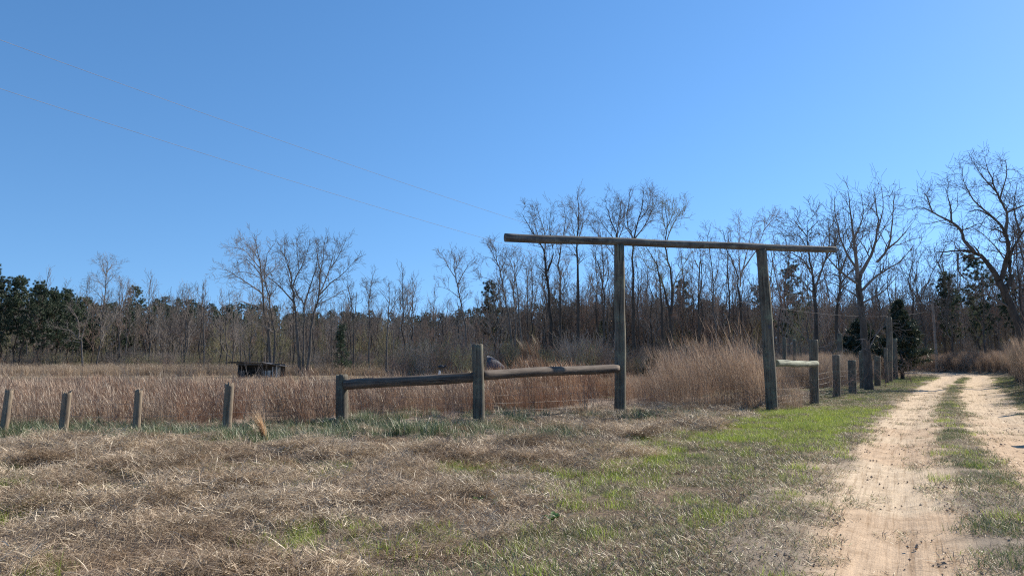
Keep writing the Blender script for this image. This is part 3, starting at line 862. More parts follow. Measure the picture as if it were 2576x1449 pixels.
traced(9, Z3, 101, [([(1990, 1500), (1975, 1000), (1975, 600), (1960, 500), (1930, 420), (1930, 260), (1955, 100)], .30, .03, 1, .58),
    ([(1978, 560), (2010, 420), (2060, 230), (2070, 90)], .13, .02, 1.2, .15), ([(1985, 545), (2080, 420), (2150, 280), (2190, 180)], .12, .02, 1.2, .2),
    ([(2030, 380), (2120, 250), (2130, 120)], .07, .02, 1.2, .1), ([(1955, 500), (1890, 380), (1900, 240)], .07, .02, 1.2, .1)],
    'tallest bare tree, its wide crown standing just right of the first gate post', bark='bark_dark', spread=2)
traced(10, Z3, 105, [([(1800, 1500), (1815, 900), (1830, 560), (1790, 400), (1740, 260), (1730, 170)], .26, .03, 1, .5),
    ([(1832, 570), (1850, 380), (1870, 210)], .11, .02, 1.2, .15), ([(1838, 560), (1890, 430), (1905, 250)], .09, .02, 1.2, .15), ([(1825, 560), (1730, 440), (1640, 300)], .08, .02, 1.2, .15),
    ([(1820, 700), (1750, 620), (1650, 470), (1580, 410)], .07, .02, 1.2, .2), ([(1800, 400), (1800, 260), (1820, 170)], .06, .02, 1.2, .1)],
    'bare tree with a dense rounded crown directly behind the first gate post', bark='bark_dark', spread=2)
traced(11, Z3, 96, [([(1720, 1500), (1720, 1050), (1690, 850), (1650, 700), (1640, 600)], .17, .03, 1, .35), ([(1715, 1000), (1760, 850), (1740, 700)], .07, .02, 1, .2)],
    'slim bare tree close left of the first gate post', bark='bark_dark')
traced(12, Z4, 96, [([(385, 1550), (370, 1300), (330, 1150), (260, 900), (200, 760), (130, 650)], .24, .03, 1, .4), ([(378, 1320), (400, 1050), (350, 800), (325, 600), (340, 400), (320, 240)], .20, .03, 1.1, .4),
    ([(335, 620), (400, 450), (480, 330), (530, 270)], .09, .02, 1.3, .15), ([(405, 1050), (470, 900), (560, 740)], .08, .02, 1, .2), ([(330, 500), (300, 350), (300, 240)], .07, .02, 1.3, .1),
    ([(345, 480), (400, 340), (390, 240)], .07, .02, 1.3, .1), ([(250, 900), (150, 850), (80, 700)], .06, .02, 1, .2)],
    'budding tree with a pale green tinged crown between the gate posts', twig='twig_green', bark='bark_dark', spread=2)
traced(13, Z4, 92, [([(302, 1550), (280, 1100), (262, 900), (240, 800)], .20, .05, .8, .5)], 'dark trunk left of the budding tree between the gate posts', bark='bark_dark')
traced(14, Z4, 90, [([(652, 1550), (650, 1000), (655, 850), (672, 795)], .17, .06, .6, .4), ([(650, 870), (600, 780), (590, 700)], .05, .02, 1, .2)],
    'dead trunk snapped off at the top, in the middle of the gateway', bark='bark_dark')
traced(15, Z4, 98, [([(815, 1550), (790, 1100), (770, 800), (740, 620), (760, 480)], .15, .03, 1.1, .35), ([(790, 1050), (840, 850), (830, 720)], .06, .02, 1, .2)],
    'slender bare tree right of the snapped trunk in the gateway')
traced(16, Z4, 92, [([(1065, 1550), (1045, 1150), (1010, 900), (930, 720), (880, 500)], .18, .03, 1.1, .35), ([(1050, 1050), (1040, 650), (1040, 400)], .12, .02, 1.1, .3),
    ([(1055, 950), (1130, 650), (1170, 430)], .10, .02, 1.1, .25), ([(1065, 900), (1200, 700), (1280, 500), (1290, 380)], .10, .02, 1.1, .25), ([(1270, 520), (1340, 430), (1370, 400)], .06, .02, 1.2, .1)],
    'bare tree with several thin upright limbs left of the leaning gate post', bark='bark_dark', spread=2)
traced(17, Z4, 66, [([(1785, 1560), (1770, 1100), (1720, 800), (1690, 500), (1710, 400)], .20, .02, 1.2, .3), ([(1755, 950), (1660, 800), (1560, 730), (1440, 740)], .09, .02, 1.2, .2),
    ([(1700, 700), (1620, 560), (1500, 560)], .07, .02, 1.3, .15), ([(1775, 1050), (1870, 800), (1910, 620), (1900, 430)], .11, .02, 1.3, .2), ([(1690, 560), (1600, 450), (1580, 440)], .06, .02, 1.3, .1),
    ([(1700, 520), (1790, 430), (1800, 400)], .05, .02, 1.3, .1), ([(1870, 800), (1980, 640), (2060, 560)], .07, .02, 1.3, .1)],
    'dense twiggy bare tree behind the right end of the beam', bark='bark_dark', twig='twig_dark', spread=1.5)
NEAR = dict(space=[.34, .34, .25, .22], trop=.10, side=1.5, rmin=.008, twig=(.2, .5), wob=.2, maxl=4)
traced(18, Z5, 37, [([(392, 1440), (372, 1200), (348, 1000), (332, 850), (325, 760)], .24, .13, .25, .5),
    ([(325, 780), (305, 600), (290, 450), (265, 270)], .11, .012, 1, .2), ([(335, 760), (400, 650), (440, 500), (430, 350), (415, 260)], .10, .012, 1, .2),
    ([(435, 690), (500, 600), (525, 450), (540, 290)], .07, .012, 1, .15), ([(320, 730), (240, 600), (195, 420), (185, 300)], .07, .012, 1, .2),
    ([(332, 820), (220, 740), (150, 660), (120, 560)], .07, .012, 1.1, .15), ([(338, 860), (440, 760), (550, 700), (650, 590)], .08, .012, 1.1, .2),
    ([(500, 610), (580, 540), (640, 460)], .05, .010, 1.1, .1), ([(298, 560), (350, 440), (345, 290)], .05, .010, 1, .1), ([(345, 930), (480, 850), (560, 760)], .06, .010, 1.1, .2),
    ([(340, 900), (230, 830), (130, 800)], .05, .010, 1.1, .2), ([(440, 500), (470, 380), (462, 250)], .04, .010, 1, .1), ([(310, 640), (260, 520), (240, 400)], .04, .010, 1, .1),
    ([(385, 1210), (370, 1140), (310, 1140)], .035, .010, .7, .3), ([(385, 1200), (430, 1110), (475, 1060), (545, 1040)], .04, .010, .7, .3), ([(385, 1180), (400, 1080), (380, 1010)], .03, .01, .7, .3)],
    'nearest bare tree with upright whips, growing in the fence line by the road', bark='bark_dark', twig='twig_dark', pr=NEAR, spread=.7)
BIG = dict(space=[.30, .33, .24, .21], trop=.04, side=1.7, rmin=.0085, twig=(.2, .5), wob=.30, maxl=4)
traced(19, Z5, 42, [([(1340, 1300), (1270, 1100), (1215, 950), (1165, 840), (1140, 790)], .31, .19, .3, .5),
    ([(1140, 790), (1060, 670), (1000, 630), (940, 622), (860, 625), (780, 630)], .17, .02, 1, .25), ([(1000, 632), (940, 560), (930, 510), (870, 460), (760, 400), (680, 370), (640, 385)], .12, .015, 1.1, .2),
    ([(1150, 790), (1190, 680), (1195, 600), (1175, 500), (1120, 440), (1040, 390), (960, 400)], .16, .015, 1, .25), ([(1180, 540), (1190, 400), (1140, 300), (1100, 200), (1060, 80)], .10, .012, 1.1, .2),
    ([(1175, 850), (1215, 780), (1210, 650), (1290, 500), (1330, 380)], .15, .015, 1, .25), ([(905, 640), (910, 740), (965, 800)], .07, .02, .8, .3), ([(870, 460), (860, 350), (830, 255)], .06, .012, 1.2, .1),
    ([(1190, 400), (1290, 360), (1400, 330)], .07, .012, 1.1, .1), ([(1110, 430), (1000, 330), (940, 220), (930, 130)], .06, .012, 1.2, .15), ([(1150, 320), (1190, 180), (1180, 90)], .05, .012, 1.1, .1),
    ([(1130, 280), (1040, 180), (1000, 110)], .05, .012, 1.2, .1), ([(760, 400), (720, 300), (700, 290)], .04, .01, 1.2, .1), ([(1270, 520), (1230, 380), (1250, 230)], .06, .012, 1.1, .1),
    ([(1215, 960), (1080, 880), (960, 870), (820, 820)], .07, .012, 1.0, .2), ([(1200, 700), (1090, 560), (1010, 500)], .05, .012, 1.1, .1)],
    'large gnarled bare tree leaning over the road at the right edge', bark='bark_dark', twig='twig_dark', pr=BIG, spread=1.0)
traced(20, Z1, 138, [([(965, 1380), (965, 1000), (985, 700), (1000, 520), (1010, 440)], .24, .05, 1, .5), ([(1000, 510), (960, 420), (935, 365)], .10, .02, 1.4, .15),
    ([(1008, 470), (1070, 400), (1110, 400)], .10, .02, 1.4, .15), ([(992, 620), (930, 560), (850, 540)], .07, .02, 1.2, .15), ([(1000, 590), (1080, 500)], .06, .02, 1.2, .15), ([(978, 740), (900, 650), (820, 590)], .08, .02, 1.2, .2),
    ([(1005, 460), (1020, 400), (1000, 365)], .08, .02, 1.4, .1)],
    'tall bare tree with a forked top standing above the left tree line')
traced(21, Z1, 122, [([(792, 1400), (765, 1130), (742, 1090), (735, 920), (690, 860), (660, 760)], .20, .03, .7, .45), ([(742, 1095), (660, 1020), (560, 1005), (480, 1000)], .09, .02, .8, .3),
    ([(765, 1110), (800, 980), (860, 850), (900, 790)], .10, .02, .9, .3), ([(760, 1135), (690, 1120), (610, 1130)], .06, .02, .6, .3)],
    'crooked pale barked tree with wide forks in front of the left pines')
traced(22, Z1, 118, [([(1925, 1370), (1921, 1000), (1920, 700), (1927, 575)], .16, .04, .12, .5)], 'branchless dead spar standing straight up left of the shed', bark='bark', name='dead_tree')
traced(23, Z1, 126, [([(1738, 1370), (1755, 1000), (1730, 800), (1715, 620)], .16, .03, 1, .5), ([(1755, 1000), (1765, 780), (1770, 650)], .10, .03, 1, .4)], 'slender twin stemmed bare tree midway along the left tree line')
traced(24, Z2, 112, [([(1400, 1400), (1410, 930), (1390, 800), (1385, 690)], .16, .04, .10, .5), ([(1410, 930), (1425, 800), (1432, 660)], .10, .04, .1, .4)], 'dead tree with two bare prongs like a tuning fork', name='dead_tree')
traced(25, Z2, 112, [([(1550, 1340), (1555, 900), (1558, 650), (1590, 490)], .21, .03, 1.2, .35), ([(1558, 720), (1520, 620), (1540, 560)], .06, .02, 1.2, .1)], 'narrow bare tree behind the small green clearing')
traced(26, Z2, 104, [([(1712, 1440), (1722, 900), (1737, 700), (1735, 570)], .20, .03, .7, .45), ([(1745, 860), (1800, 750), (1862, 660)], .07, .02, .7, .2), ([(1735, 760), (1680, 680), (1640, 640)], .06, .02, .8, .2), ([(1775, 1440), (1782, 1100), (1787, 700)], .12, .03, .8, .4)],
    'pair of straight close trunks midway between shed and gateway')
traced(27, Z2, 114, [([(1912, 1400), (1918, 1040), (1920, 800), (1908, 640)], .15, .03, 1.1, .4), ([(1925, 860), (1970, 700), (1992, 610)], .08, .02, 1.1, .2)], 'slim forked bare tree right of the close pair of trunks')
traced(28, Z2, 110, [([(1205, 1440), (1190, 1000), (1190, 730)], .11, .03, .6, .3)], 'thin pale trunk next to the young green pine')
traced(29, Z5, 93, [([(730, 1300), (700, 1000), (660, 800), (690, 620)], .14, .015, 1.3, .2), ([(690, 900), (760, 740), (820, 640)], .09, .015, 1.3, .15), ([(690, 950), (610, 780), (560, 700)], .08, .015, 1.3, .15)],
    'bushy bare tree behind the cedar left of the utility pole', twig='twig_dark', bark='bark_dark')
traced(30, Z4, 70, [([(1985, 1560), (1990, 1200), (2010, 900), (1960, 600), (1980, 480)], .18, .02, 1.3, .25), ([(2005, 950), (2100, 700), (2200, 560)], .10, .02, 1.3, .15), ([(2000, 1050), (2120, 900), (2250, 830)], .08, .02, 1.3, .15)],
    'tangled bare tree between the beam end and the nearest tree', twig='twig_dark', bark='bark_dark')
traced(31, Z1, 130, [([(1130, 1370), (1125, 900), (1160, 780), (1140, 570)], .17, .03, 1.1, .4), ([(1160, 800), (1195, 680), (1200, 570)], .07, .02, 1.2, .2)], 'bare tree with a kinked trunk right of the tall forked tree')
traced(32, Z3, 118, [([(1045, 1450), (1040, 1000), (1040, 850), (990, 680)], .15, .03, 1.1, .3), ([(1040, 900), (1060, 780), (1040, 700)], .06, .02, 1.1, .2)], 'straight thin tree in the gap under the beam, left half')

# ------------------------------------------------------------------ tree kinds used for the body of the woods
def hardwood(seed, h, lean=.0, lo=.35, spreadL=.28, nlimb=12, r=.15, pr=None):
    T = Tree(seed); rn = T.rnd
    pr = pr or dict(space=[.6, .50, .42, .42], trop=.20, rmin=.019, twig=(.35, .9), wob=.2, maxl=4, ang=(.4, .9))
    pts = [(0, 0, -.3)]; a = rn.uniform(0, 6.28)
    n = 7
    for i in range(1, n + 1):
        t = i / n
        pts.append((math.cos(a) * lean * h * t + rn.gauss(0, .012 * h), math.sin(a) * lean * h * t + rn.gauss(0, .012 * h), h * t))
    rad = [r * (1 - .85 * (i / n) ** .9) for i in range(n + 1)]
    T.add('trunk', 7, pts, rad)
    for k in range(nlimb):
        t = lo + (.97 - lo) * (k + rn.random()) / nlimb
        f = t * n; i = min(int(f), n - 1); q = f - i
        c = tuple(pts[i][j] + (pts[i + 1][j] - pts[i][j]) * q for j in range(3))
        an = rn.uniform(0, 6.28); el = rn.uniform(.55, 1.1)
        L = h * spreadL * rn.uniform(.6, 1.1) * (1.25 - .75 * t)
        grow(T, c, (math.cos(an) * math.cos(el), math.sin(an) * math.cos(el), math.sin(el)), L, max(.03, (r * (1 - .85 * t)) * .6), 1, pr)
    return T
def tufts(centres, n, ln, wd, seed, up=.3):
    g = np.random.default_rng(seed)
    C = np.repeat(np.asarray(centres), n, 0); m = len(C)
    D = g.normal(0, 1, (m, 3)); D[:, 2] += up; D /= np.linalg.norm(D, axis=1, keepdims=True)
    L = g.uniform(ln[0], ln[1], (m, 1)); W = g.uniform(wd[0], wd[1], (m, 1)) * .5
    S = np.cross(D, g.normal(0, 1, (m, 3))); S /= np.linalg.norm(S, axis=1, keepdims=True)
    A = C + g.normal(0, .08, (m, 3))
    V = np.stack([A - S * W, A + S * W, A + D * L + S * W * .4, A + D * L - S * W * .4], 1).reshape(-1, 3)
    F = np.arange(m * 4).reshape(-1, 4)
    return V, F
def pine(seed, h, lo=.5, rad=2.6, nb=44, r=.17, tn=84, young=False):
    T = Tree(seed); rn = T.rnd
    pts = [(rn.gauss(0, .008 * h * i), rn.gauss(0, .008 * h * i), -.3 + (h + .3) * i / 8) for i in range(9)]
    T.add('trunk', 7, pts, [r * (1 - .88 * i / 8) for i in range(9)])
    cs = []
    for k in range(nb):
        t = lo + (1 - lo) * ((k + rn.random()) / nb)
        f = t * 8; i = min(int(f), 7); q = f - i
        c = tuple(pts[i][j] + (pts[i + 1][j] - pts[i][j]) * q for j in range(3))
        an = rn.uniform(0, 6.28)
        prof = (1 - (t - lo) / (1 - lo)) if young else .25 + .75 * math.sqrt(max(0.02, 1 - ((t - lo - .3 * (1 - lo)) / (.72 * (1 - lo))) ** 2))
        L = rad * max(prof, .18) * rn.uniform(.6, 1.1)
        d = (math.cos(an), math.sin(an), rn.uniform(-.05, .5)); d = nrm(d)
        bp = [c]; p = c
        for s in range(4):
            d = nrm((d[0] + rn.gauss(0, .15), d[1] + rn.gauss(0, .15), d[2] + .08 + rn.gauss(0, .1)))
            p = tuple(p[j] + d[j] * L / 4 for j in range(3)); bp.append(p)
            if s >= 1 and rn.random() < .8:
                for _ in range(2): cs.append(tuple(p[j] + rn.gauss(0, .30 * rad / 2.6) for j in range(3)))
        T.add('branches', 4, bp, [.05, .04, .03, .022, .015])
    for k in range(int(nb * .25)) if not young else ():      # dead stubs below the crown
        t = rn.uniform(.15, lo); c = (0, 0, h * t); an = rn.uniform(0, 6.28)
        T.add('branches', 3, [c, (math.cos(an) * rn.uniform(.5, 1.6), math.sin(an) * rn.uniform(.5, 1.6), h * t + rn.uniform(-.2, .5))], [.03, .012])
    tm = T.mesh('trunk', 'trunk', M['pine_bark']); bm_ = T.mesh('branches', 'branches', M['pine_bark'])
    V, F = tufts(cs, tn, (.16, .38), (.028, .058), seed)
    cm = mesh_from('needles', V, F, M['needle'])
    return tm, bm_, cm

HW = []
specs = [(14, .02, .30, .26, 13, .15, 'twig', 'bark'), (15.5, .04, .42, .24, 12, .17, 'twig', 'bark'), (12.5, .02, .22, .28, 13, .13, 'twig_red', 'bark_dark'),
         (16.5, .03, .5, .22, 11, .18, 'twig', 'bark_dark'), (11, .05, .2, .32, 14, .12, 'twig', 'bark'), (13.5, .0, .35, .22, 12, .14, 'twig_red', 'bark'),
         (15, .05, .3, .3, 13, .17, 'twig_dark', 'bark_dark'), (9, .05, .12, .4, 13, .10, 'twig_green', 'bark')]
for s, (h, le, lo, sp, nl, r, tw, bk) in enumerate(specs):
    T = hardwood(500 + s, h, le, lo, sp, nl, r)
    HW.append((T.mesh('trunk', 'trunk', M[bk]), T.mesh('crown', 'crown', M[tw]), h))
PN = []
for s, (h, lo, rd, nb) in enumerate([(19, .30, 2.7, 66), (17.5, .36, 2.4, 58), (20.5, .42, 2.5, 56)]):
    PN.append(pine(600 + s, h, lo, rd, nb) + (h,))

def place_tree(kind, k, x, y, sc, label, group, name, rz=None):
    src = HW[k] if kind == 'h' else PN[k]
    root = empty(name, (x, y, H(x, y) - .05), label, 'tree', group, random.uniform(0, 6.28) if rz is None else rz)
    root.scale = (sc, sc, sc)
    if kind == 'h':
        part('trunk', src[0], root); part('crown', src[1], root)
    else:
        part('trunk', src[0], root); part('branches', src[1], root)['kind'] = 'stuff'; part('crown', src[2], root)['kind'] = 'stuff'
    return root

# named pines of the left edge (x in the photograph, top row, depth)
for i, (dx, dy, Y, k, lab) in enumerate([
        (14, 702, 122, 0, 'broad dark pine cut by the left edge of the view'), (61, 701, 124, 1, 'tall dark green pine second from the left edge'),
        (107, 716, 123, 0, 'rounded dark pine third from the left edge'), (150, 736, 127, 1, 'lower dark pine fourth from the left edge'),
        (178, 738, 130, 0, 'pine with a lighter green crown at the right end of the left pine stand'),
        (346, 722, 168, 2, 'single pine whose round top pokes above the left tree line'),
        (1240, 712, 128, 1, 'dark pine showing through bare trees below the beam\'s left end'),
        (1395, 745, 140, 0, 'dark pine behind bare trunks left of the first gate post'),
        (1722, 708, 134, 1, 'flat topped pine seen between the two gate posts'),
        (1905, 720, 140, 2, 'dark pine behind the leaning gate post'),
        (1990, 665, 105, 0, 'dark pine just right of the leaning gate post'),
        (2380, 690, 96, 1, 'dark pine rising behind the utility pole'),
        (2450, 640, 88, 0, 'dark pine between utility pole and the large leaning tree'),
        (2540, 690, 84, 2, 'dark pine behind the trunk of the large leaning tree')]):
    p = P(dx, dy, Y); h = p.z - H(p.x, Y)
    place_tree('p', k, p.x, Y, h / PN[k][3], lab, None, 'pine_tree')
PL = ['pine filling the gap between the first two left edge pines', 'pine between the second and third left edge pines', 'low pine between the rounded and the lower dark pine', 'pine partly outside the left edge of the view', 'short pine right of the lighter green pine',
      'small pine just behind the lighter green pine', 'small pine behind the crooked wide forked tree', 'pine outside the left edge seen by its branches', 'small dark pine left of the emergent round pine', 'small dark pine touching the emergent round pine']
for dx, Y, k, s in ((35, 132, 2, .82), (88, 130, 0, .82), (130, 134, 0, .78), (-12, 128, 1, .95), (200, 140, 2, .68), (165, 136, 2, .74), (225, 146, 0, .68), (-40, 126, 2, .9), (300, 150, 0, .68), (320, 156, 1, .72)):
    x = X(dx, Y); place_tree('p', k, x, Y, s, PL.pop(0), 'pines inside the left pine stand', 'pine_tree')
# young pine
tm, bm_, cm = pine(640, 7.2, .12, 2.0, 46, .10, 24, True)
p = P(857, 940, 108)
yr = empty('young_pine', (p.x, 108, H(p.x, 108)), 'young bright green pine at the wood edge right of the multi stemmed tree', 'tree')
yr.scale = (1, 1, 1)
part('trunk', tm, yr); part('branches', bm_, yr)['kind'] = 'stuff'; part('crown', cm, yr)['kind'] = 'stuff'

# body of the woods: every tree one can make out, front rows
rn = random.Random(3)
ADJ = ['mid height grey', 'tall high crowned grey', 'reddish low branched', 'tall dark narrow', 'short spreading grey', 'slim reddish', 'dark densely twigged', 'small yellowish budding']
MARKS = [(0, 'left edge pines'), (100, 'left pine stand'), (205, 'crooked wide forked tree'), (258, 'tall forked left tree'), (346, 'emergent round pine'), (465, 'slender twin stemmed tree'), (512, 'branchless dead spar'),
         (600, 'left end of the shed'), (685, 'broad oak by the shed'), (770, 'fanning multi stemmed tree'), (857, 'young green pine'), (890, 'dead two pronged tree'), (930, 'green clearing'), (975, 'close pair of trunks'), (1035, 'slim forked tree'), (1110, 'black machine'),
         (1165, 'tree leaning left'), (1240, 'left tip of the beam'), (1300, 'humped tin roof'), (1385, 'stout forked tree'), (1455, 'pointed straight tree'), (1500, 'upper log rail end'), (1560, 'first gate post'), (1600, 'tallest bare tree'), (1670, 'budding gateway tree'), (1757, 'snapped trunk'), (1800, 'middle of the gateway'),
         (1870, 'tall gateway sedge'), (1930, 'leaning gate post'), (1995, 'thin pale post'), (2050, 'pale rail post'), (2100, 'right tip of the beam'), (2187, 'nearest bare tree'), (2260, 'dark cedar'), (2350, 'utility pole'), (2420, 'road bend'), (2500, 'large leaning tree'), (2570, 'right edge of view')]
USED = {}
def tree_label(k, dx, Y):
    m = min(MARKS, key=lambda q: abs(q[0] - dx))
    side = 'left of' if dx < m[0] - 14 else ('right of' if dx > m[0] + 14 else 'directly behind')
    lab = f'{ADJ[k]} bare tree {side} the {m[1]}'
    USED[lab] = USED.get(lab, 0) + 1
    return lab + ('' if USED[lab] == 1 else [', deeper in', ', half hidden', ', mostly hidden'][min(USED[lab] - 2, 2)])
def row(x0, x1, Y0, Y1, n, smin, smax, label, group, kinds=range(8)):
    for i in range(n):
        dx = x0 + (x1 - x0) * (i + rn.random()) / n
        Y = rn.uniform(Y0, Y1)
        k = rn.choice(list(kinds))
        if dx > 2612: continue
        if 2275 < dx < 2425 and Y < 98: Y += 26
        if abs(float(road_d(X(dx, Y), Y)) - 1) < 7 and Y < 100: continue
        place_tree('h', k, X(dx, Y), Y, rn.uniform(smin, smax), tree_label(k, dx, Y), group, 'woodland_tree')
row(190, 560, 124, 160, 44, .75, 1.08, 'slender grey bare tree in the far left tree line', 'bare trees of the left tree line')
row(-60, 190, 134, 160, 12, .9, 1.15, 'x', 'bare trees of the left tree line')
row(560, 1240, 112, 150, 66, .70, 1.05, 'slender grey bare tree in the wood edge behind the shed', 'bare trees behind the shed')
row(1240, 1960, 100, 140, 56, .85, 1.25, 'grey bare tree in the wood behind the gateway', 'bare trees behind the gateway', (0, 1, 3, 5, 6, 2))
row(1960, 2640, 74, 118, 74, .8, 1.2, 'dark bare tree in the thick wood on the right', 'bare trees of the right wood', (0, 2, 4, 6, 6, 7, 5))
row(2400, 2700, 56, 80, 20, .55, .95, 'small dark bare tree beside the far road bend', 'small trees by the road bend', (4, 6, 7))

# deeper woods that read as one mass
tp = [[part('tree_trunk', a, link=False), part('tree_crown', b, link=False)] for a, b, h in HW]
tp += [[part('pine_trunk', a, link=False), part('pine_crown', c, link=False)] for a, b, c, h in PN]
g = np.random.default_rng(60)
n = 4200
az = g.uniform(-.80, .90, n); Yd = g.uniform(118, 235, n) 
xx = np.tan(az) * Yd
k = g.integers(0, 8, n)
pm = g.random(n) < np.where(az < -.45, .22, np.where(az < .1, .02, .07)) ; k = np.where(pm, g.integers(8, 11, n), k)
sc = g.uniform(.6, .92, n) * np.where(az > .05, 1.05, .92) * np.where(k >= 8, .68, 1)
keep = ~((az < -.02) & (Yd < 150)) & ~((az > .25) & (Yd > 190))
xx, Yd, k, sc = xx[keep], Yd[keep], k[keep], sc[keep]
scatter('distant_woods', tp, np.stack([xx, Yd, terrain(xx, Yd)], 1), g.uniform(0, 6.28, len(xx)), sc, k, 'deep bare winter woods behind the front rows of trees', 'woods')
n = 720
az = g.uniform(-.78, .85, n); rr_ = g.uniform(262, 330, n)
xx = np.tan(az) * rr_; yy = rr_
scatter('pine_ridge', [tp[8], tp[9], tp[10]], np.stack([xx, yy, terrain(xx, yy) - 1], 1), g.uniform(0, 6.28, n), g.uniform(.84, 1.06, n) * (1 + .1 * np.sin(az * 9)), g.integers(0, 3, n),
        'far ridge of dark pines behind the bare woods', 'woods')

# undergrowth along the wood edge
br = []
for s in range(5):
    T = Tree(700 + s); rn_ = T.rnd
    pr = dict(space=[.4, .55, .4, .4], trop=.15, rmin=.012, twig=(.2, .5), wob=.2, maxl=3, ang=(.3, .9))
    for q in range(13):
        a = rn_.uniform(0, 6.28); rr2 = rn_.uniform(0, 1.3)
        grow(T, (math.cos(a) * rr2, math.sin(a) * rr2, -.1), nrm((rn_.gauss(0, .25), rn_.gauss(0, .25), 1)), rn_.uniform(2.0, 4.2), .028, 1, pr)
    mt = ['twig', 'twig_red', 'twig_green', 'twig_dark', 'twig'][s]
    br.append([part('brush', T.mesh('crown', 'brush', M[mt]), link=False)])
g = np.random.default_rng(61)
n = 1300
az = g.uniform(-.8, .62, n)
Yd = np.where(az < -.3, g.uniform(124, 165, n), np.where(az < 0, g.uniform(110, 150, n), g.uniform(98, 140, n)))
Yd = np.where(az > .42, g.uniform(70, 120, n), Yd)
xx = np.tan(az) * Yd
keep = (road_d(xx, Yd) < -7) | (Yd > 100)
xx, Yd = xx[keep], Yd[keep]
scatter('undergrowth', br, np.stack([xx, Yd, terrain(xx, Yd)], 1), g.uniform(0, 6.28, len(xx)), g.uniform(.45, 1.1, len(xx)), g.integers(0, 5, len(xx)),
        'brown brush and saplings along the foot of the woods', 'undergrowth')
g = np.random.default_rng(62)                       # brown sapling scrub in front of the woods, left of the gateway
n = 170
xx = g.uniform(-14, 12, n); Yd = g.uniform(84, 100, n)
keep = (fbm(xx * .15, Yd * .15, 3) > .42) & ~((xx / Yd > X(1185, 1) ) & (xx / Yd < X(1300, 1)) & (Yd < 93)); xx, Yd = xx[keep], Yd[keep]
scatter('scrub', br, np.stack([xx, Yd, terrain(xx, Yd)], 1), g.uniform(0, 6.28, len(xx)), g.uniform(.7, 1.45, len(xx)), g.choice([1, 1, 2, 0], len(xx)),
        'brown sapling scrub before the woods, left of the gateway', 'undergrowth')
n = 420                                             # thickets right of the road and along the right fence
xx = g.uniform(12, 100, n); Yd = g.uniform(28, 105, n); d = road_d(xx, Yd)
keep = ((d > 7.5) & (d < 40) & (Yd > 34) & ~((xx / Yd > .52) & (xx / Yd < .68) & (Yd < 100))) | ((d < -9) & (d > -26) & (Yd > 52))
xx, Yd = xx[keep], Yd[keep]
scatter('road_thicket', br, np.stack([xx, Yd, terrain(xx, Yd)], 1), g.uniform(0, 6.28, len(xx)), g.uniform(.5, 1.0, len(xx)), g.choice([0, 1, 3, 3], len(xx)),
        'dark tangled thicket on the banks either side of the road', 'undergrowth')

# cedars
def cedar(seed, h, rad, label, dx, Y):
    g = np.random.default_rng(seed)
    x = X(dx, Y)
    root = empty('cedar_tree', (x, Y, H(x, Y)), label, 'tree')
    T = Tree(seed); T.add('trunk', 7, [(0, 0, -.2), (.05, 0, h * .5), (0, .05, h * .95)], [.16, .1, .02])
    part('trunk', T.mesh('trunk', 'trunk', M['bark_dark']), root)
    nb = 105; cs = []
    for k in range(nb):
        t = g.uniform(.04, 1) ** .9; an = g.uniform(0, 6.28)
        L = rad * (1 - t) ** .65 * g.uniform(.6, 1.2)
        for q in np.linspace(.35, 1, 9):
            cs.append((math.cos(an) * L * q, math.sin(an) * L * q, h * t + L * q * .35))
    V, F = tufts(cs, 22, (.15, .38), (.035, .08), seed, .5)
    part('crown', mesh_from('crown', V, F, M['cedar']), root)
cedar(801, 6.0, 2.3, 'dark evergreen cedar behind the tall square post by the road', 2268, 58)
cedar(802, 4.6, 2.4, 'lower dark cedar directly left behind the nearest bare tree', 2165, 60)
cedar(803, 2.6, 1.4, 'small dark evergreen bush in the gateway right of the first post', 1648, 70)

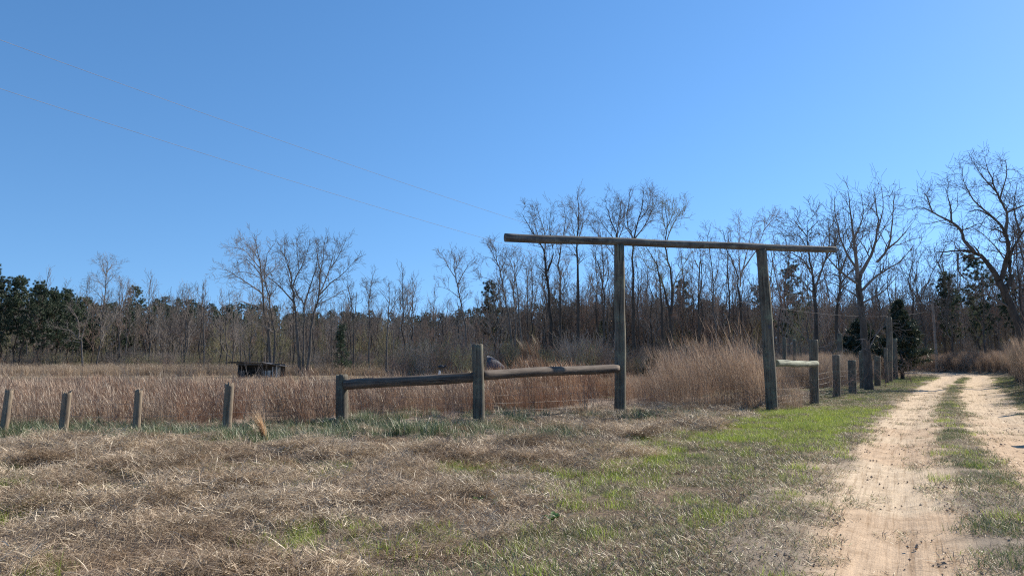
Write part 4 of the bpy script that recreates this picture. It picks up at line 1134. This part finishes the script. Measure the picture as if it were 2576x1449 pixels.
# ------------------------------------------------------------------ round timbers
def timber(p0, p1, r0, r1, mat, parent=None, name='post', sides=22, rings=26, seed=0, flare=0, bow=0, cut=.01, rel=None):
    """round log between two world points, grain along its own Z"""
    g = np.random.default_rng(seed)
    p0 = Vector(p0); p1 = Vector(p1); L = (p1 - p0).length
    a = np.arange(sides) * 2 * np.pi / sides
    wv = min(.010, .004 * L)
    prof = 1 + .035 * np.sin(a * 2 + g.uniform(0, 6)) + .02 * np.sin(a * 5 + g.uniform(0, 6)) + g.normal(0, .008, sides)
    V = []
    zs = np.concatenate([[0], np.linspace(.004, L - .012, rings), [L]])
    for zi, z in enumerate(zs):
        t = z / L
        r = r0 + (r1 - r0) * t + flare * math.exp(-z / .25)
        if zi == 0 or zi == len(zs) - 1: r *= .955
        rr = r * prof * (1 + .02 * math.sin(z * 3.1 + seed) + g.normal(0, .004, sides))
        cx = bow * math.sin(math.pi * t)
        zz = z + (g.normal(0, cut, sides) if zi >= len(zs) - 2 else 0) * np.ones(sides)
        V.append(np.stack([rr * np.cos(a) + cx + wv * math.sin(z * 1.1 + seed * 2.3) + wv * .5 * math.sin(z * 3.7 + seed), rr * np.sin(a) + wv * .8 * math.sin(z * 1.6 + seed), zz], 1))
    n = len(zs); V = np.concatenate(V)
    i = np.arange(sides); F = []
    for k in range(n - 1):
        F += [(int(k * sides + j), int(k * sides + (j + 1) % sides), int((k + 1) * sides + (j + 1) % sides), int((k + 1) * sides + j)) for j in i]
    V = np.concatenate([V, [[0, 0, 0], [bow * 0, 0, L - .004]]])
    c0, c1 = n * sides, n * sides + 1
    F += [(c0, int((j + 1) % sides), int(j)) for j in i]
    F += [(c1, int((n - 1) * sides + j), int((n - 1) * sides + (j + 1) % sides)) for j in i]
    me = mesh_from(name, V, F, mat)
    for pl in me.polygons:
        if len(pl.vertices) == 3: pl.use_smooth = False
    o = part(name, me)
    q = (p1 - p0).to_track_quat('Z', 'Y')
    mw = Matrix.Translation(p0) @ q.to_matrix().to_4x4() @ Matrix.Rotation(g.uniform(0, 6.28) if rel is None else rel, 4, 'Z')
    if parent:
        o.parent = parent
        o.matrix_basis = Matrix.Translation(-parent.location) @ mw
    else:
        o.matrix_basis = mw
    return o
def cyl_path(name, pts, r, mat, parent=None, sides=5):
    T = Tree(1); T.add('a', sides, [tuple(p) for p in pts], [r] * len(pts))
    me = T.mesh('a', name, mat); 
    if parent: me.transform(Matrix.Translation(-parent.location))
    return part(name, me, parent)
def G(dx, dy):                         # point on the ground seen at (dx, dy)
    a, b, c = ray(dx, dy); Y = 20.0
    for _ in range(30):
        x = a / b * Y; z = H(x, Y)
        Y = .5 * Y + .5 * (z - CAMH) / (c / b)
    return Vector((a / b * Y, Y, H(a / b * Y, Y)))

# gateway: two tall posts and the log laid across their tops
YA, YB = 20.6, 21.8
A0 = Vector((X(1559, YA, 1020), YA, 0)); A0.z = H(A0.x, YA)
gate = empty('ranch_gateway', A0, 'tall log gateway, one long crosswise log over a plumb and a leaning post', 'gateway')
At = P(1559, 616, YA); B0 = Vector((X(1948, YB, 1028), YB, 0)); B0.z = H(B0.x, YB); Bt = P(1916, 628, YB)
timber(A0 - Vector((0, 0, .5)), At, .168, .150, M['post'], gate, 'post', seed=1, flare=.012)
timber(B0 - Vector((.03, 0, .5)), Bt, .172, .150, M['post'], gate, 'post', seed=2, flare=.012)
dv = (Bt - At); tl = dv.y / dv.x
def on_beam(dx, dy):
    Y = YA
    for _ in range(12):
        x = P(dx, dy, Y).x; Y = YA + (x - At.x) * tl
    return P(dx, dy, Y)
bl = on_beam(1270, 607); brr = on_beam(2100, 630)
m0 = At + Vector((0, 0, .10)); m1 = Bt + Vector((0, 0, .09))
# straight log through both seats, slightly crooked
timber(Vector((bl.x, bl.y, (m0 - (m1 - m0) * ((m0.x - bl.x) / (m1.x - m0.x))).z)), Vector((brr.x, brr.y, (m1 + (m1 - m0) * ((brr.x - m1.x) / (m1.x - m0.x))).z)),
       .122, .100, M['beam'], gate, 'crossbeam', seed=3, rings=60, rel=0, bow=.0)
# small tag nailed on the leaning post
pt = B0.lerp(Bt, .52) + Vector((.0, -.168, 0))
me = mesh_from('plate', [(-.04, 0, -.055), (.04, 0, -.055), (.04, 0, .055), (-.04, 0, .055), (-.04, -.006, -.055), (.04, -.006, -.055), (.04, -.006, .055), (-.04, -.006, .055)],
               [(3, 2, 1, 0), (4, 5, 6, 7), (0, 1, 5, 4), (1, 2, 6, 5), (2, 3, 7, 6), (3, 0, 4, 7)], M['tin'], False)
o = part('plate', me, gate); o.location = pt - gate.location

# rail fence left of the gateway
c0 = G(862, 1060); Yc = c0.y
C0 = Vector((X(862, 17.5, 1050), 17.5, 0)); C0.z = H(C0.x, C0.y)
D0 = Vector((X(1208, 16.8, 1050), 16.8, 0)); D0.z = H(D0.x, D0.y)
rf = empty('rail_fence', C0, 'weathered log fence with two long rails climbing to the tall gate post', 'fence')
timber(C0 - Vector((0, 0, .4)), P(860, 941, 17.5), .155, .145, M['post'], rf, 'post', seed=5)
timber(D0 - Vector((0, 0, .4)), P(1201, 865, 16.8), .138, .130, M['post'], rf, 'post', seed=6)
timber(P(868, 967, 17.40), P(1196, 947, 16.88), .120, .114, M['rail'], rf, 'rail', seed=7, rings=40)
timber(P(1212, 942, 16.95), P(1552, 925, 20.42), .112, .122, M['rail'], rf, 'rail', seed=8, rings=40)
def strands(parent, pts2, hs, r=.0022, sag=.02, name='wire_strand'):
    for h in hs:
        pts = []
        for (a, b) in zip(pts2[:-1], pts2[1:]):
            for t in np.linspace(0, 1, 7)[:-1]:
                p = a.lerp(b, float(t)); p = Vector((p.x, p.y, H(a.x, a.y) * (1 - t) + H(b.x, b.y) * t + h - sag * math.sin(math.pi * t)))
                pts.append(p)
        p = pts2[-1]; pts.append(Vector((p.x, p.y, H(p.x, p.y) + h)))
        cyl_path(name, pts, r, M['wire'], parent, 4)
off = Vector((0, .12, 0))
strands(rf, [C0 + off, D0 + off, A0 + off], (.18, .36, .54, .72, .9), .002)
for (a, b) in ((C0, D0), (D0, A0)):
    nst = int((b - a).length / .16)
    T = Tree(5)
    for i in range(1, nst):
        p = a.lerp(b, i / nst) + off; z = H(p.x, p.y)
        T.add('a', 3, [(p.x, p.y, z + .05), (p.x, p.y, z + .9)], [.0016, .0016])
    me = T.mesh('a', 'mesh_wire', M['wire']); me.transform(Matrix.Translation(-rf.location)); o = part('mesh_wire', me, rf); o['kind'] = 'stuff'

# wire fence on short posts at the left
wpos = []
pd = [(14, 985, 15.5, 980, 20), (162, 1090, 15.1, 986, 22), (345, 1083, 15.4, 980, 20), (573, 1080, 15.7, 964, 24)]
base0 = Vector((X(162, 15.6, 1050), 15.6, 0))
base0.z = H(base0.x, base0.y)
wf = empty('wire_fence', base0, 'low wire fence on four short weathered posts at the left', 'fence')
lean = [.06, .05, .03, .03]
for i, (dx, by, Y, ty, wpx) in enumerate(pd):
    x = X(dx, Y, 1040); b = Vector((x, Y, H(x, Y)))
    t = P(dx, ty, Y) + Vector((lean[i], .02, 0))
    timber(b - Vector((lean[i] * .6, 0, .3)), t, wpx * .0080 / 2, wpx * .0080 / 2 * .94, M['short_post'], wf, 'post', seed=20 + i, cut=.022)
    wpos.append(b)
x = X(-180, 15.8, 1040); wpos.insert(0, Vector((x, 15.8, 0)))
strands(wf, [p + Vector((0, .09, 0)) for p in wpos] + [C0 + Vector((-.02, .17, 0))], (.22, .5, .76), .0024, .04)

# fence at the right of the gateway
E0 = Vector((X(2047, 26.0, 1005), 26.0, 0)); E0.z = H(E0.x, E0.y)
ff = empty('roadside_fence', E0, 'wire fence with stout wooden posts running up beside the road', 'fence')
timber(E0 - Vector((0, 0, .4)), P(2047, 854, 26.0), .150, .146, M['post'], ff, 'post', seed=31)
o = timber(P(1952, 913, 21.9), P(2054, 914, 25.75), .100, .098, M['pale_rail'], ff, 'rail', seed=32, rings=30, cut=.004)
o['label'] = 'pale lichen covered log rail'
fp = [(2103, 30.0, 892, 19), (2143, 33.5, 905, 19), (2170, 39.0, 882, 16), (2207, 42.5, 895, 16)]
fpos = [B0, E0]
for i, (dx, Y, ty, w) in enumerate(fp):
    x = X(dx, Y, 960); b = Vector((x, Y, H(x, Y)))
    timber(b - Vector((0, 0, .3)), P(dx, ty, Y), w / DS / FPX * Y / 2, w / DS / FPX * Y / 2 * .95, M['post'], ff, 'post', seed=40 + i)
    fpos.append(b)
strands(ff, [p + Vector((-.1, .1, 0)) for p in fpos], (.25, .45, .65, .85, 1.05), .0028, .02)

# the second, further gateway: tall bare posts
for i, (dx, Y, ty, w, lab) in enumerate([(2112, 55, 838, 12, 'tall thin post standing left of the nearest bare tree'), (2236, 50, 797, 15, 'tall square topped post in front of the dark cedar'),
        (2251, 56, 850, 11, 'shorter post close behind the tall post in front of the cedar'), (1973, 47, 848, 10, 'dark post in the grass right of the leaning gate post'),
        (1998, 48, 852, 8, 'pale thin post in the grass near the leaning gate post'), (2228, 46, 875, 9, 'short post at the foot of the tall post by the cedar')]):
    x = X(dx, Y, 920); z = H(x, Y)
    o = timber((x, Y, z - .3), P(dx, ty, Y), w / DS / FPX * Y / 2, w / DS / FPX * Y / 2 * .95, M['post'], None, 'standing_post', seed=50 + i)
    tag(o, lab, 'post')
for i, (x, Y, hgt, lab) in enumerate([(11.05, 14.9, 1.35, 'wooden post right of the road whose shadow falls on the near track'), (17.2, 23.1, 2.6, 'taller post right of the road shading the sand')]):
    o = timber((x, Y, H(x, Y) - .4), (x, Y, H(x, Y) + hgt), .12, .11, M['post'], None, 'standing_post', seed=60 + i)
    tag(o, lab, 'post')

# ------------------------------------------------------------------ utility pole and lines
YP = 84.0
top = P(2345, 750, YP); bx_ = X(2357, YP, 917)
pole = empty('utility_pole', (bx_, YP, H(bx_, YP)), 'slim wooden utility pole at the bend of the dirt road', 'utility pole')
timber((bx_, YP, H(bx_, YP) - .5), top, .17, .12, M['pole'], pole, 'pole', seed=70)
for dy in (757, 781):
    q = P(2341, dy, YP - .2)
    cyl_path('insulator', [q, q + Vector((.0, .16, 0)), q + Vector((.05, .3, 0))], .07, M['tin'], pole, 6)
def line(dyL, dyP, mids, label):
    a = P(-60, dyL, 15.0); b = P(2341, dyP, YP - .2)
    dirv = (b - a); n = 90; pts = []
    for i in range(n + 1):
        t = i / n; p = a + dirv * t
        pts.append(Vector((p.x, p.y, p.z - mids * 4 * t * (1 - t))))
    back = a - dirv * .12; back.z += .55 * 1.0
    pts = [back] + pts
    o = cyl_path('power_line', pts, .0048, M['line'], None, 5)
    tag(o, label, 'power line')
line(78, 757, 2.3, 'upper thin power line sagging across the sky from upper left')
line(203, 781, 2.3, 'lower thin power line sagging across the sky from the left')

# ------------------------------------------------------------------ shed
def box(name, lo, hi, mat, parent, rot=None):
    x0, y0, z0 = lo; x1, y1, z1 = hi
    me = mesh_from(name, [(x0, y0, z0), (x1, y0, z0), (x1, y1, z0), (x0, y1, z0), (x0, y0, z1), (x1, y0, z1), (x1, y1, z1), (x0, y1, z1)],
                   [(3, 2, 1, 0), (4, 5, 6, 7), (0, 1, 5, 4), (1, 2, 6, 5), (2, 3, 7, 6), (3, 0, 4, 7)], mat, False)
    return part(name, me, parent)
YS = 97.0
s0 = Vector((X(598, YS, 930), YS, 0)); s0.z = H(s0.x, YS)
shed = empty('field_shed', s0, 'low dark lean-to shed with a flat roof and pale board corner', 'shed')
u = 1 / DS / FPX * YS            # metres per display pixel
W = 104 * u; Hh = 1.95
def bx2(name, a, b, c, d, e, f, m): return box(name, (a, c, e), (b, d, f), m, shed)
bx2('back_wall', 0, W, 2.5, 2.56, -.1, Hh - .15, M['board_dark'])
bx2('side_wall', 0, .06, .15, 2.49, -.1, Hh - .05, M['board_dark'])
for px in (0, 60 * u, W - .12):
    bx2('post', px, px + .12, 0, .12, -.2, Hh - .06, M['board_dark'])
bx2('lintel', -.2, W + .1, -.05, -.003, Hh - .28, Hh - .1, M['board_dark'])
rs_ = random.Random(5)
xs = 61 * u
i = 0
while xs < W - .05:
    wd_ = rs_.uniform(.12, .22); full = xs > 84 * u
    bx2('board', xs, xs + wd_ - .03, .13 + rs_.uniform(0, .02), .16, rs_.uniform(-.05, .03), (rs_.uniform(1.45, 1.72) if full else rs_.uniform(.86, .98)), M['board'] if rs_.random() < .75 else M['board_dark'])
    xs += wd_ + (rs_.uniform(0, .05)); i += 1
bx2('board', 3 * u, 17 * u, .13, .16, .0, .95, M['board_dark'])
bx2('shelf', 26 * u, 52 * u, 1.2, 1.6, .9, .97, M['board_dark'])
# corrugated sheets sloping down to the right, long overhang at the left
def sheet(x0, x1, z0, z1, y0, y1, parent, name='roof_sheet', mat=None, pitch=.15):
    nx_ = int((x1 - x0) / (pitch / 4)); V = []; F = []
    for i in range(nx_ + 1):
        x = x0 + (x1 - x0) * i / nx_; z = z0 + (z1 - z0) * i / nx_ + .018 * math.sin(i * math.pi / 2)
        V += [(x, y0, z), (x, y1, z - .1), (x, y0, z + .004), (x, y1, z - .096)]
    for i in range(nx_):
        a = i * 4; b = a + 4
        F += [(a, a + 1, b + 1, b), (a + 2, b + 2, b + 3, a + 3), (a, b, b + 2, a + 2)]
    return part(name, mesh_from(name, V, F, mat or M['tin'], False), parent)
xL = -31 * u; cuts = [xL, xL + 1.7, xL + 3.3, xL + 4.9, xL + 6.5, W + .25]
zt = lambda x: Hh + .16 - .035 * max(0, x - xL) * .4 - .42 * sstep(W * .55, W + .3, x) * 1.0
for i in range(5):
    sheet(cuts[i] + .01, cuts[i + 1] - .0 + .03, float(zt(cuts[i])) + .004 * i, float(zt(cuts[i + 1])) + .004 * i, -.5, 2.9, shed)
for yy_ in (-.1, 1.2, 2.4):
    o = box('rafter', (xL + .1, yy_, -.06), (cuts[3], yy_ + .07, .06), M['board_dark'], shed); o.location = (0, 0, Hh + .02)
for q in (xL + .5,):
    pass

# curved tin roof behind the middle post
YR = 88.0
rx = X(1222, YR, 900); rz_ = H(rx, YR)
hut = empty('tin_hut', (rx, YR, rz_), 'low hut with a humped grey corrugated roof behind the middle fence post', 'shed')
uu = 1 / DS / FPX * YR
V = []; F = []; na = 14; nl = 60
zg = P(1250, 918, YR).z - rz_; zr = P(1250, 893, YR).z - rz_
for i in range(nl + 1):
    x = (2 + 46 * i / nl) * uu
    for j in range(na + 1):
        a = math.pi * j / na
        V.append((x, -1.7 * math.cos(a) + 1.7, zg - .35 + (zr - zg + .35) * math.sin(a) ** .8 * (1 - .9 * (i / nl) ** 1.6) + .03 * math.sin(i * math.pi / 2)))
for i in range(nl):
    for j in range(na):
        a = i * (na + 1) + j; F.append((a, a + 1, a + na + 2, a + na + 1))
part('roof', mesh_from('roof', V, F, M['tin'], False), hut)
box('wall', (3 * uu, .15, -.2), (30 * uu, 3.2, zg - .45), M['board_dark'], hut)

# abandoned implement, black hood on a frame with a white panel
YI = 60.0
p = P(1112, 935, YI); ix, iz = p.x, H(p.x, YI)
imp = empty('farm_implement', (ix, YI, iz), 'abandoned black machine with a white side panel in the field grass', 'farm machine')
ui = 1 / DS / FPX * YI
ht = lambda dy: P(1112, dy, YI).z - iz
T = Tree(9)
T.add('a', 10, [(-9 * ui, 0, ht(923)), (-5 * ui, 0, ht(922)), (0, 0, ht(922)), (5 * ui, 0, ht(924))], [.12, .17, .18, .11])
T.add('a', 10, [(5 * ui, 0, ht(923)), (9 * ui, 0, ht(919)), (12 * ui, 0, ht(920))], [.09, .10, .05])
part('hood', T.mesh('a', 'hood', M['black']), imp)
T = Tree(10)
for xa in (-4 * ui, 3 * ui):
    T.add('a', 6, [(xa, 0, -.1), (xa * .8, 0, ht(926))], [.03, .03])
T.add('a', 6, [(-5 * ui, 0, ht(934)), (4 * ui, 0, ht(928))], [.03, .03])
part('frame', T.mesh('a', 'frame', M['rail']), imp)
V = [(-10 * ui, -.3, ht(945)), (-2 * ui, -.3, ht(945)), (-2.5 * ui, -.3, ht(932)), (-7 * ui, -.3, ht(929)), (-10 * ui, -.25, ht(945)), (-2 * ui, -.25, ht(945)), (-2.5 * ui, -.25, ht(932)), (-7 * ui, -.25, ht(929))]
part('side_panel', mesh_from('side_panel', V, [(3, 2, 1, 0), (4, 5, 6, 7), (0, 1, 5, 4), (1, 2, 6, 5), (2, 3, 7, 6), (3, 0, 4, 7)], M['white'], False), imp)

# ------------------------------------------------------------------ single plants and litter of the foreground
def single(name, vf, mat, loc, label, cat, rz=0):
    o = part(name, mesh_from(name, vf[0], vf[1], mat)); o.location = loc; o.rotation_euler = (0, 0, rz)
    return tag(o, label, cat)
b = G(668, 1122); 
a = blades(150, .05, (.45, .75), (.004, .010), (.05, .25), (.35, 1.0), 5, az=(math.pi, .25), seed=900)
single('dry_grass_tuft', a, M['tuft'], (b.x, b.y, b.z), 'single rust coloured grass tuft leaning left in front of the green strip', 'grass tuft')
# tall stalk clump before the right rail
x = X(1345, 20.4, 1030); z = H(x, 20.4)
cl = joinvf([blades(34, .28, (1.5, 2.5), (.006, .010), (0, .10), (.05, .30), 5, az=(math.pi, .8), seed=910)] +
            [(lambda v: (v[0] + np.array([dx_, dy_, hz_]), v[1]))(blades(46, .10, (.25, .5), (.004, .008), (.05, .4), (.3, .9), 3, az=(math.pi, .6), seed=911 + i))
             for i, (dx_, dy_, hz_) in enumerate([(-.25, 0, 1.55), (-.1, .1, 1.7), (.05, 0, 1.6), (.2, .1, 1.3), (-.35, .1, 1.35), (.1, -.1, 1.85), (-.2, 0, 1.1), (.3, 0, .95), (-.02, .1, 1.3), (-.3, .0, 1.75)])])
single('tall_sedge_clump', cl, M['sedge'], (x, 20.4, z), 'tall sparse broomsedge stalks standing before the right hand rail', 'tall grass')
# the big stand of tall sedge in the gateway, many clumps
bg_ = [[sedge_clump(950 + s * 7, h, 34, .34, 'sedge_grey', 190, (.004, .008))] for s, h in enumerate((2.0, 2.35, 1.6, 2.2))]
g = np.random.default_rng(70)
n = 120
xx = g.uniform(4.4, 9.6, n); yy = g.uniform(22.8, 28.5, n)
prof = np.interp(xx / yy * 24, [4.2, 5.2, 6.4, 7.6, 8.1, 9.4], [.42, .78, .95, 1.05, .75, .42])
keep = (yy < 26) | (g.random(n) < .6)
xx, yy, prof = xx[keep], yy[keep], prof[keep]
scatter('gateway_sedge', bg_, np.stack([xx, yy, terrain(xx, yy)], 1), g.uniform(-.5, .5, len(xx)), prof * g.uniform(.75, 1.22, len(xx)), g.integers(0, 4, len(xx)),
        'head high stand of brown broomsedge filling the right of the gateway', 'tall grass')
# darker weed stalks standing among the sedge
wd_ = []
for s in range(3):
    T = Tree(780 + s); rn_ = T.rnd
    pr = dict(space=[.16, .2, .2, .2], trop=.12, rmin=.003, twig=(.08, .2), wob=.12, maxl=2, ang=(.35, .8))
    for q in range(4):
        grow(T, (rn_.gauss(0, .12), rn_.gauss(0, .12), -.05), nrm((rn_.gauss(0, .2), rn_.gauss(0, .2), 1)), rn_.uniform(.8, 1.35), .006, 1, pr)
    wd_.append([part('weed_stalks', T.mesh('crown', 'weed_stalks', M['twig_dark']), link=False)])
x, y, g = grid_pts(-30, 6, 16.2, 34, 1.5, 71)
keep = view_keep(x, y, 1) & ((x < -4.6) | (y > 19)) & (g.random(len(x)) < 1.4 * fbm(x * .5, y * .5, 5) ** 2) & ~((x > 2.6) & (y < 30))
x, y = x[keep], y[keep]
scatter('weed_stalks', wd_, np.stack([x, y, terrain(x, y)], 1), g.uniform(0, 6.28, len(x)), g.uniform(.7, 1.15, len(x)), g.integers(0, 3, len(x)), 'dark dry weed stalks scattered through the tan broomsedge', 'weeds')
# briar shrubs along the right fence and the gateway foot
sh = []
for s in range(3):
    T = Tree(760 + s); rn_ = T.rnd
    pr = dict(space=[.18, .22, .2, .2], trop=.05, rmin=.0035, twig=(.1, .25), wob=.25, maxl=3, ang=(.4, 1.0))
    for q in range(9):
        grow(T, (rn_.gauss(0, .15), rn_.gauss(0, .15), -.05), nrm((rn_.gauss(0, .5), rn_.gauss(0, .5), 1)), rn_.uniform(.5, 1.15), .006, 1, pr)
    sh.append(T.mesh('crown', 'bare_shrub', M['twig_red'] if s else M['twig_dark']))
for i, (dx, Y, s, k, lab) in enumerate([(2098, 29.3, 1.35, 1, 'reddish bare shrub hiding the post right of the pale rail'), (2010, 25.0, 1.0, 0, 'bare shrub under the pale log rail'), (2125, 31, 1.1, 1, 'low bare shrub beside the short fence post'),
        (2225, 41, 1.5, 2, 'round brown bush right of the nearest bare tree'), (1930, 22.2, 1.0, 0, 'thin briar at the foot of the leaning gate post'), (1900, 22.6, .9, 2, 'low brown briar left of the leaning gate post'),
        (1530, 21.2, .8, 1, 'red brown briar at the foot of the first gate post'), (1620, 22.4, .7, 1, 'small red stemmed briar just inside the gateway'), (960, 18.9, 1.0, 2, 'bare weed behind the left log rail'),
        (1120, 18.2, .9, 1, 'bare weed left of the middle fence post'), (775, 17.3, 1.1, 0, 'dark bare shrub left of the first rail post'), (690, 17.0, 1.0, 0, 'dark bare shrub between the wire fence and fallen rail'),
        (470, 16.9, .9, 0, 'dark bare weed between the two right hand short posts'), (2290, 47, 1.7, 2, 'tangled brown bush at the road edge below the cedar'), (2330, 52, 1.6, 0, 'dark bush at the left of the road bend')]):
    x = X(dx, Y, 980); o = part('bare_shrub', sh[k]); o.location = (x, Y, H(x, Y)); o.scale = (s, s, s); o.rotation_euler = (0, 0, i * 1.3)
    tag(o, lab, 'shrub')
# fallen rail and branches
o = timber(G(680, 1078) + Vector((0, .5, .08)), G(855, 1070) + Vector((0, .5, .10)), .075, .07, M['board_dark'], None, 'fallen_rail', seed=80)
tag(o, 'dark fallen log rail lying in grass left of the rail fence', 'log')
o = timber(G(790, 1078) + Vector((0, .2, .12)), G(858, 1072) + Vector((0, .25, .2)), .03, .025, M['board'], None, 'fallen_stick', seed=81, sides=8)
tag(o, 'pale stick resting on the fallen dark rail', 'stick')
def branch(name, pts, r, mat, label, seed):
    T = Tree(seed)
    limb(T, [tuple(p) for p in pts], r, r * .3, 'a', dict(space=[.5, .3, .3, .3], side=.3, rmin=.004, trop=.05, maxl=3), .3, 2, 1)
    Vb = [T.mesh('a', name, mat)]
    o = part(name, Vb[0]); tag(o, label, 'branch')
    c = T.mesh('crown', 'twigs', mat)
    if c: part('twigs', c, o)
branch('fallen_branch', [G(1335, 1062) + Vector((0, 0, .08)), G(1420, 1050) + Vector((0, 0, .14)), G(1510, 1056) + Vector((0, 0, .13)), G(1600, 1050) + Vector((0, 0, .10))], .022, M['bark_dark'], 'dark fallen branch on the straw before the first gate post', 3)
branch('fallen_branch', [G(1055, 1102) + Vector((0, 0, .02)), G(1075, 1085) + Vector((0, 0, .2)), G(1082, 1078) + Vector((0, 0, .28))], .012, M['board'], 'short pale broken stick poking up left of the middle post', 4)

# broad leaved weeds
def weed(dx, dy, n, size, label, seed):
    rn_ = random.Random(seed); b = G(dx, dy)
    root = empty('broadleaf_weed', b, label, 'weed')
    for i in range(n):
        a = rn_.uniform(0, 6.28); L = size * rn_.uniform(.6, 1.1); w = L * .2; V = []; F = []
        for j in range(6):
            t = j / 5; ww = w * math.sin(math.pi * min(1, .12 + t * .9)) ; r = L * (.08 + t * .92); z = L * (.75 * t - .62 * t * t) + .03
            for s in (-1, 0, 1): V.append((r, s * ww, z + abs(s) * ww * .35 + .01 * math.sin(j * 2 + s)))
        for j in range(5):
            for q in range(2): k_ = j * 3 + q; F.append((k_, k_ + 1, k_ + 4, k_ + 3))
        o = part('leaf', mesh_from('leaf', V, F, M['leaf']), root); o.rotation_euler = (rn_.uniform(-.2, .2), rn_.uniform(-.5, .1), a)
weed(1388, 1318, 11, .13, 'green broad leaved weed in the straw near the mown verge', 1)
weed(1205, 1268, 7, .12, 'small dark leaved weed in the middle of the foreground straw', 2)
weed(1245, 1272, 4, .11, 'tiny leafy sprig right of the small dark weed', 3)
weed(1860, 1010, 14, .25, 'leafy green weeds at the foot of the gateway sedge', 4)
print('TRIS', sum(len(m.polygons) for m in bpy.data.meshes) * 2)
